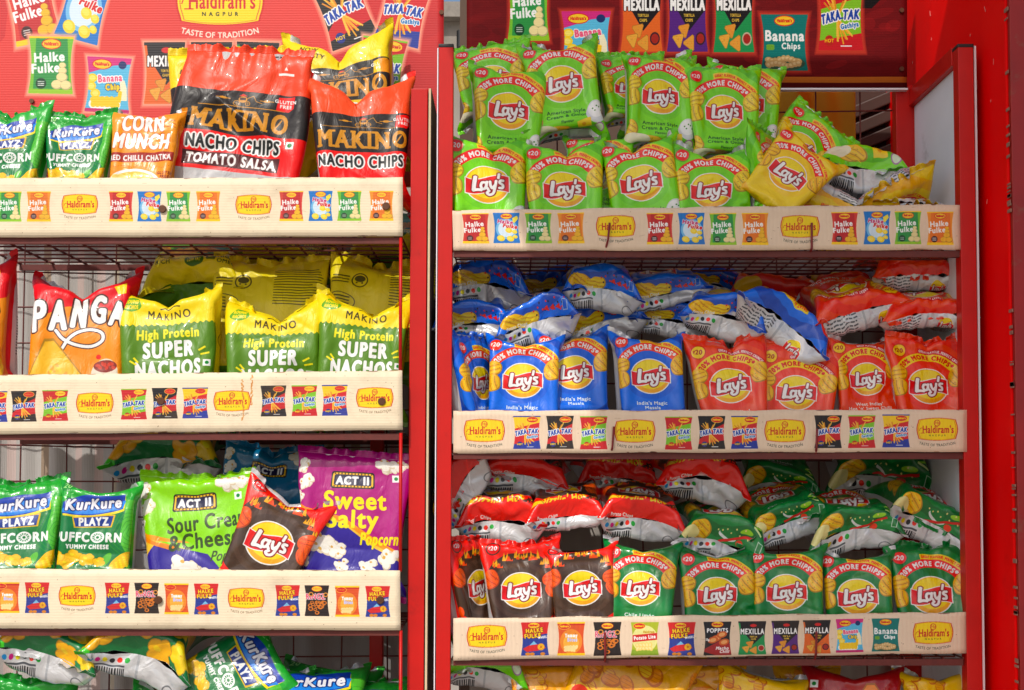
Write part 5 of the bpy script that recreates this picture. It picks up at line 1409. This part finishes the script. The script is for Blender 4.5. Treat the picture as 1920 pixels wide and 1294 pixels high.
        Uf = np.stack([uf[None].repeat(r_ + 1, 0), vv_[:, None].repeat(N + 1, 1)], -1).reshape(-1, 2)
        Ub = Uf.copy(); Ub[:, 0] = 1 - Uf[:, 0]
        Ua = np.concatenate([Uf, Ub]); F_ = np.concatenate([Ff, Fb])
        me = grid_mesh(nm, np.concatenate([Vf, Vb]) * s, F_, Ua[F_.ravel()])
        link(nm, me, root, [mat], False)
    # lengthwise fin on the back
    bi = N + N // 2; ln = X[:, bi]; rows = np.arange(2, M - 1, 3)
    ln = ln[rows]; fin = np.stack([ln + np.array([0, .3, 0]), ln + np.array([4, .8, 0]), ln + np.array([8, .7, 0])], 1)
    L_ = len(rows); V = fin.reshape(-1, 3); a = np.arange(L_ - 1)[:, None] * 3 + np.arange(2)[None]
    q = np.stack([a, a + 1, a + 4, a + 3], -1).reshape(-1, 4)
    vU = 1 - (SEALH + (PH - 2 * SEALH) * rows / M) / PH
    Uc = np.stack([np.broadcast_to(np.array([.745, .74, .735])[None], (L_, 3)), vU[:, None].repeat(3, 1)], -1).reshape(-1, 2)
    link('back_seam', grid_mesh('back_seam', V * s, q, Uc[q.ravel()]), root, [mat], True)
    return root
def CP(*a, **k): return packet(*a, **k)
CREAM_G, BLUE_G, ORANGE_G, GREEN_G, BLACK_G = 'light green crisp packets', 'blue crisp packets', 'orange crisp packets', 'dark green crisp packets', 'black and red crisp packets'
PUFF_G, SUP_G, NAC_G, POP_G, YEL_G, GOLD_G = 'green corn puff packets', 'yellow and green nacho packets', 'nacho packets on the top left shelf', 'popcorn packets', 'yellow crisp packets', 'golden snack packets on the lowest right shelf'
PF = dict(cat='corn puff packet', name='corn_puff_packet', group=PUFF_G)
NP = dict(cat='nacho packet', name='nacho_packet', group=NAC_G)
SN = dict(cat='nacho packet', name='nacho_packet', group=SUP_G)
PO = dict(cat='popcorn packet', name='popcorn_packet', group=POP_G)
# --- left rack, top shelf
CP('puffcorn', 28, 203, 152, .055, 1, "green corn puff packet cut off by the photo's left edge on the top shelf", vee=10, vx=-.1, tilt=-2, **PF)
CP('puffcorn', 154, 212, 134, .06, 3, 'green corn puff packet beside the orange corn snack packet on the top left shelf', vee=5, vx=.1, **PF)
CP('cornmunch', 280, 206, 142, .055, 6, 'orange corn snack packet on the top left shelf', 'snack packet', 'corn_snack_packet', vee=4, vx=.2, mir=True)
CP('nacho_yellow', 440, 96, 236, .20, 5, "yellow and black nacho packet, only its left edge showing", **NP)
CP('nacho_tomato', 469, 100, 236, .09, 12, 'slack creased red nacho packet with a silver bottom and purple tomato panel', tilt=4, folds=((12, 4, -36, 46, 7, -9), (-30, -30, 18, 30, 5, 4), (30, 52, 70, 24, 4, 3)), **NP)
CP('nacho_red', 676, 148, 214, .085, 8, 'plump red and black nacho packet with a deep notch, by the red post', vee=20, vx=-.08, tilt=-1, **NP)
CP('nacho_yellow', 634, 66, 222, .21, 8, 'yellow and black nacho packet rising behind the plump red one', vee=22, vx=.0, tilt=-6, **NP)
# --- left rack, second shelf
CP('panga', -58, 503, 200, .06, 0, 'red and orange snack packet cut by the left edge of the second left shelf', 'snack packet', 'corn_snack_packet', vee=18, vx=-.2, tilt=-4, group='red and orange snack packets')
CP('panga', 165, 516, 214, .065, 2, 'red and orange snack packet shown whole beside the yellow and green nacho packets', 'snack packet', 'corn_snack_packet', vee=16, vx=.0, lean=-10, group='red and orange snack packets')
CP('super', 318, 542, 204, .05, 6, 'yellow and green nacho packet next to the red and orange snack packet', vee=10, vx=.02, tilt=-2, mir=True, **SN)
CP('super', 517, 562, 196, .075, 9, 'yellow and green nacho packet standing lowest in the middle of its row', vee=14, vx=.1, tilt=2, **SN)
CP('super', 687, 550, 192, .055, 4, 'yellow and green nacho packet crossed by the thin red rod', vee=13, vx=.15, tilt=1, **SN)
CP('super', 425, 590, 150, .16, 10, 'yellow and green nacho packet glimpsed between two front ones', **SN)
CP('claims', 355, 548, 196, .16, 1, 'yellow nacho packet lying left of the upside-down ones with its claims showing', mode='B', lean=-58, **SN)
def backward(design, cx, top, W, y, shape, label, **k):
    """standing with its back to the viewer"""
    return packet(design, cx, top + 84 * W / PW, W, y, shape, label, mode='C', lean=9, yaw=180, **k)
backward('super', 499, 484, 214, .16, 3, 'yellow nacho packet with its back turned outward, in the middle of the second left shelf', tilt=2, vee=5, **SN)
backward('super', 712, 484, 214, .16, 11, 'yellow nacho packet with its back turned outward, behind the red rod', tilt=5, vee=6, **SN)
CP('claims', 520, 512, 190, .24, 2, 'yellow nacho packet lying right at the back under the top left shelf, middle', mode='B', lean=-62, **SN)
CP('claims', 738, 500, 190, .25, 4, 'yellow nacho packet lying at the back under the top left shelf near the red post', mode='B', lean=-62, **SN)
# --- left rack, third shelf
CP('puffcorn', 46, 897, 160, .055, 1, "green corn puff packet cut off by the photo's left edge on the third shelf", vee=4, vx=-.2, tilt=-1, **PF)
CP('puffcorn', 192, 900, 158, .05, 10, 'green corn puff packet beside the lime popcorn packet on the third left shelf', vee=2, tilt=1, mir=True, **PF)
CP('puffs', 300, 872, 208, .16, 2, 'green corn puff packet lying flat behind the lime popcorn packet', mode='B', lean=-76, **PF)
CP('sour', 372, 886, 220, .075, 3, 'lime green and blue popcorn packet', tilt=-3, vee=3, thin=.8, **PO)
CP('butter', 515, 838, 176, .17, 5, 'teal blue popcorn packet behind the purple one', tilt=4, vee=8, **PO)
CP('sweet', 668, 850, 208, .06, 5, 'purple and blue popcorn packet with yellow lettering', tilt=2, lean=-3, mir=True, thin=.65, **PO)
CP('sizzling', 509, 1024, 178, .03, 4, 'black and red crisp packet leaning sideways against the purple popcorn packet', mode='C', roll=21, lean=-4, vee=8, thin=.55, group=BLACK_G)
# --- left rack, lowest shelf
CP('puffs', 78, 1240, 190, .0, 2, "green corn puff packet lying flat at the left end of the lowest left shelf", mode='B', lean=-80, tilt=8, **PF)
CP('puffs', 248, 1246, 202, -.005, 0, "green corn puff packet lying flat, barcode showing, left of the tipped one", mode='B', lean=-80, tilt=9, **PF)
CP('puffcorn', 438, 1272, 172, .03, 6, 'green corn puff packet tipped over on its side on the lowest left shelf', mode='C', roll=60, lean=-22, **PF)
CP('puffcorn', 590, 1246, 205, .14, 9, 'green corn puff packet slumped behind the tipped one on the lowest left shelf', lean=-48, vee=4, **PF)
CP('puffcorn', 692, 1268, 168, .08, 1, 'green corn puff packet leaning by the red rod on the lowest left shelf', lean=-40, tilt=8, vee=6, **PF)
CP('puffcorn', 58, 1266, 170, .045, 3, 'green corn puff packet with only its top in view, bottom left corner', lean=-15, vee=4, **PF)
CP('puffcorn', 205, 1284, 160, .045, 8, 'green corn puff packet with only its top edge in view below the barcode one', lean=-15, tilt=-8, **PF)
CP('puffcorn', 330, 1286, 158, .05, 9, 'green corn puff packet with only its top edge in view below the tipped one', lean=-15, tilt=5, vee=5, **PF)
CP('puffcorn', 505, 1262, 170, .10, 4, 'green corn puff packet half hidden right under the tipped one', lean=-30, tilt=-8, vee=6, **PF)
CP('puffcorn', 628, 1240, 180, .2, 6, 'green corn puff packet farthest back right on the lowest left shelf', lean=-30, tilt=6, **PF)
# --- right rack, top shelf: back rows, then front row
C = dict(group=CREAM_G)
CP('cream', 918, 80, 148, .21, 1, 'light green crisp packet at the back left corner of the top right shelf', tilt=-4, lean=-16, **C)
CP('cream', 1068, 90, 140, .235, 9, 'light green crisp packet showing a sliver right of the tallest one', tilt=2, lean=-14, **C)
CP('cream', 1180, 102, 128, .20, 3, 'light green crisp packet half hidden left of the upper middle one', tilt=0, lean=-16, **C)
CP('cream', 1222, 94, 150, .24, 4, 'light green crisp packet whose top edge alone shows behind the upper middle one', tilt=1, lean=-12, **C)
CP('cream', 1400, 116, 146, .20, 0, 'light green crisp packet at the far right back of the upper row', tilt=5, lean=-13, tall=1.14, mir=True, **C)
CP('cream', 1044, 72, 156, .165, 4, 'light green crisp packet standing tallest in the upper row', tilt=-8, lean=-13, tall=1.14, vee=4, mir=True, **C)
CP('cream', 957, 120, 158, .135, 8, 'light green crisp packet in front at the left of the upper row', tilt=5, lean=-13, tall=1.14, vee=6, vx=-.2, **C)
CP('cream', 1236, 100, 146, .14, 10, 'light green crisp packet in the middle of the upper row', tilt=6, lean=-13, tall=1.14, **C)
CP('cream', 1352, 124, 146, .135, 11, 'light green crisp packet in front at the right of the upper row', tilt=2, lean=-13, tall=1.14, **C)
CP('cream', 1128, 250, 150, .115, 2, 'light green crisp packet wedged behind the second and third of the front row', lean=-10, **C)
CP('cream', 1432, 244, 140, .10, 5, 'light green crisp packet turned sideways left of the tilted yellow one', yaw=52, lean=-8, **C)
CP('cream', 911, 252, 172, .05, 0, "first light green crisp packet from the left in the top shelf's front row", vee=16, vx=.1, tilt=-2, **C)
CP('cream', 1056, 264, 166, .05, 6, "second light green crisp packet from the left in the top shelf's front row", vee=13, vx=.05, tilt=1, **C)
CP('cream', 1192, 256, 162, .055, 2, "third light green crisp packet from the left in the top shelf's front row", vee=12, vx=-.1, tilt=-5, **C)
CP('cream', 1332, 270, 160, .05, 9, "fourth light green crisp packet from the left in the top shelf's front row", vee=10, vx=-.1, tilt=1, **C)
CP('cream', 1494, 285, 142, .16, 3, 'light green crisp packet leaning right behind the tilted yellow one', mode='C', roll=44, lean=-16, **C)
Y = dict(group=YEL_G)
CP('salted', 1472, 340, 150, .055, 8, 'yellow crisp packet tilted onto its right corner beside the front light green ones', mode='C', roll=40, lean=-8, vee=6, **Y)
CP('cream', 1626, 306, 164, .12, 2, 'light green crisp packet lying flat with its silver underside and barcode showing', mode='B', lean=-98, tilt=3, **C)
CP('salted', 1668, 346, 166, .045, 1, 'yellow crisp packet lying face down nearest the white side panel', mode='F', tilt=-18, **Y)
CP('salted', 1566, 364, 132, .04, 4, 'yellow crisp packet lying face down low beside the tilted yellow one', mode='F', tilt=20, **Y)
CP('salted', 1726, 384, 150, .035, 5, 'yellow crisp packet lying flat with just its edge above the cardboard at the right', mode='F', lean=84, **Y)
# --- right rack, second shelf: heap on top
B = dict(group=BLUE_G)
CP('masala', 912, 540, 156, .15, 2, 'blue crisp packet lying topmost at the left of the heap', mode='B', tilt=-5, **B)
CP('masala', 1035, 552, 150, .26, 1, 'blue crisp packet in the dark behind the two topmost at the left', mode='B', tilt=3, **B)
CP('masala', 1345, 540, 120, .24, 4, 'blue crisp packet in the dark right of the topmost ones', mode='B', tilt=2, **B)
CP('masala', 1130, 548, 146, .10, 8, 'blue crisp packet lying topmost in the middle with a broad silver underside', mode='B', tilt=-2, **B)
CP('masala', 1256, 549, 150, .13, 9, 'blue crisp packet lying topmost right of the middle one', mode='B', tilt=-10, **B)
CP('masala', 886, 604, 146, .10, 11, 'blue crisp packet lying at the left in the lower layer of the heap', mode='B', tilt=-8, **B)
CP('masala', 1130, 612, 172, .14, 3, 'blue crisp packet lying under the middle topmost one', mode='B', tilt=-12, **B)
CP('masala', 1008, 610, 156, .075, 0, 'blue crisp packet lying on the second standing blue one', mode='B', tilt=-13, **B)
CP('masala', 1258, 606, 146, .15, 6, 'blue crisp packet lying behind the third standing blue one', mode='B', tilt=4, **B)
CP('masala', 1357, 600, 156, .07, 2, 'blue crisp packet lying across the first standing orange one', mode='B', tilt=15, **B)
CP('masala', 1472, 606, 190, .045, 10, 'blue crisp packet lying slantwise with its silver back among the orange ones', mode='T', tilt=37, lean=97, **B)
O = dict(group=ORANGE_G)
CP('chilli', 1462, 560, 176, .22, 5, 'orange crisp packet in the dark behind the slanting blue one', mode='B', **O)
CP('chilli', 1592, 548, 116, .22, 1, 'orange crisp packet in the dark left of the topmost orange one', mode='B', **O)
CP('chilli', 1728, 518, 158, .12, 8, 'orange crisp packet lying topmost by the right post', mode='T', tilt=3, **O)
CP('chilli', 1624, 586, 172, .065, 0, 'orange crisp packet lying on the third standing orange one', mode='T', tilt=-17, **O)
CP('chilli', 1746, 592, 158, .055, 6, 'orange crisp packet lying on the fourth standing orange one', mode='T', tilt=9, **O)
CP('chilli', 1432, 655, 124, .12, 3, 'orange crisp packet glimpsed between the first and second standing orange ones', **O)
CP('masala', 890, 628, 146, .07, 7, 'first standing blue crisp packet from the left, turned so its white side shows', yaw=54, lean=-4, **B)
CP('masala', 985, 624, 154, .045, 10, 'second standing blue crisp packet from the left', vee=7, vx=.0, tilt=1, **B)
CP('masala', 1070, 612, 150, .085, 4, 'third standing blue crisp packet from the left, half behind the second', vee=12, vx=-.2, tilt=-3, **B)
CP('masala', 1212, 618, 152, .055, 2, 'fourth standing blue crisp packet from the left, next to the orange ones', vee=7, vx=.2, tilt=-2, **B)
CP('chilli', 1358, 630, 156, .055, 1, 'first standing orange crisp packet from the left', vee=12, vx=.1, tilt=-3, **O)
CP('chilli', 1500, 646, 152, .045, 5, 'second standing orange crisp packet from the left, leaning to the right', vee=6, vx=.2, tilt=6, **O)
CP('chilli', 1614, 628, 142, .075, 9, 'third standing orange crisp packet from the left', tilt=-1, **O)
CP('chilli', 1734, 630, 156, .05, 3, 'fourth standing orange crisp packet from the left, by the right post', vee=8, tilt=1, **O)
# --- right rack, third shelf: heap on top
K_ = dict(group=BLACK_G)
CP('sizzling', 868, 925, 150, .08, 4, 'red and silver crisp packet standing on edge against the left post', mode='B', tilt=-64, **K_)
CP('sizzling', 982, 900, 164, .13, 5, 'red crisp packet lying topmost at the left of the third right shelf', mode='B', tilt=6, **K_)
CP('sizzling', 1165, 912, 158, .22, 1, 'red and black crisp packet in the dark at the middle back', mode='B', lean=-70, **K_)
CP('sizzling', 1321, 908, 168, .12, 3, 'red crisp packet lying topmost above the dark green ones', mode='B', tilt=-2, **K_)
CP('sizzling', 938, 988, 164, .075, 8, 'red crisp packet lying on the first standing black one', mode='B', tilt=1, **K_)
CP('sizzling', 1062, 970, 142, .065, 9, 'red crisp packet lying on the second standing black one with a broad silver underside', mode='B', tilt=1, **K_)
CP('sizzling', 1206, 984, 162, .07, 0, 'red crisp packet lying on the first standing dark green one', mode='B', tilt=4, **K_)
D = dict(group=GREEN_G)
CP('lime', 1660, 925, 206, .22, 1, 'dark green crisp packet in the shade at the back near the white side panel', mode='B', lean=-50, **D)
CP('lime', 1466, 925, 160, .21, 2, 'dark green crisp packet in the shade at the back below the red wire shelf', mode='B', lean=-60, **D)
CP('lime', 1360, 1020, 164, .065, 11, 'dark green crisp packet lying on the second standing one', mode='B', tilt=14, **D)
CP('lime', 1490, 988, 160, .085, 6, 'dark green crisp packet lying on the third standing one', mode='B', tilt=-16, **D)
CP('lime', 1613, 1006, 170, .06, 0, 'dark green crisp packet lying on the fourth standing one', mode='B', tilt=3, **D)
CP('lime', 1752, 994, 172, .06, 4, 'dark green crisp packet lying on the fifth standing one by the right post', mode='B', tilt=20, **D)
CP('sizzling', 888, 1008, 146, .075, 7, 'first standing black crisp packet from the left, turned so its white side shows', yaw=54, lean=-4, **K_)
CP('sizzling', 975, 1012, 148, .055, 3, 'second standing black crisp packet from the left', vee=5, tilt=1, **K_)
CP('sizzling', 1088, 1014, 142, .06, 2, 'third standing black crisp packet from the left, beside the dark green ones', tilt=0, **K_)
CP('lime', 1206, 1010, 148, .055, 0, 'first standing dark green crisp packet from the left', yaw=-14, vee=6, **D)
CP('lime', 1342, 1020, 152, .05, 9, 'second standing dark green crisp packet from the left', tilt=1, vee=5, **D)
CP('lime', 1474, 1016, 152, .055, 10, 'third standing dark green crisp packet from the left', tilt=-1, **D)
CP('lime', 1602, 1024, 152, .05, 2, 'fourth standing dark green crisp packet from the left', tilt=0, vee=4, **D)
CP('lime', 1738, 1014, 160, .055, 1, 'fifth standing dark green crisp packet from the left, by the right post', tilt=-1, vee=4, **D)
# --- right rack, lowest shelf
G_ = dict(cat='snack packet', name='snack_packet', group=GOLD_G)
CP('cream', 908, 1276, 156, .06, 8, 'light green crisp packet lying at the left of the lowest right shelf', mode='B', lean=-62, tilt=6, **C)
CP('rings', 1020, 1240, 134, .075, 1, 'orange snack packet beside the light green one on the lowest right shelf', lean=-14, **G_)
CP('gold', 1165, 1296, 220, .07, 5, 'golden snack packet lying slantwise with its silver edge on the lowest right shelf', mode='C', roll=28, lean=-14, **G_)
CP('gold', 1318, 1240, 150, .12, 3, 'golden snack packet standing in the shade in the middle of the lowest right shelf', lean=-14, **G_)
CP('sunny', 1436, 1248, 172, .07, 9, 'yellow snack packet with printed pieces left of the dark red one', lean=-14, tilt=14, **G_)
CP('maroon', 1598, 1242, 186, .065, 0, 'dark red snack packet on the lowest right shelf', lean=-14, vee=6, **G_)
CP('sunny', 1752, 1244, 166, .075, 2, 'yellow snack packet in the lowest right corner by the right post', lean=-14, vee=8, **G_)
CP('gold', 1512, 1244, 120, .15, 1, 'golden snack packet half hidden behind the dark red one', lean=-14, **G_)
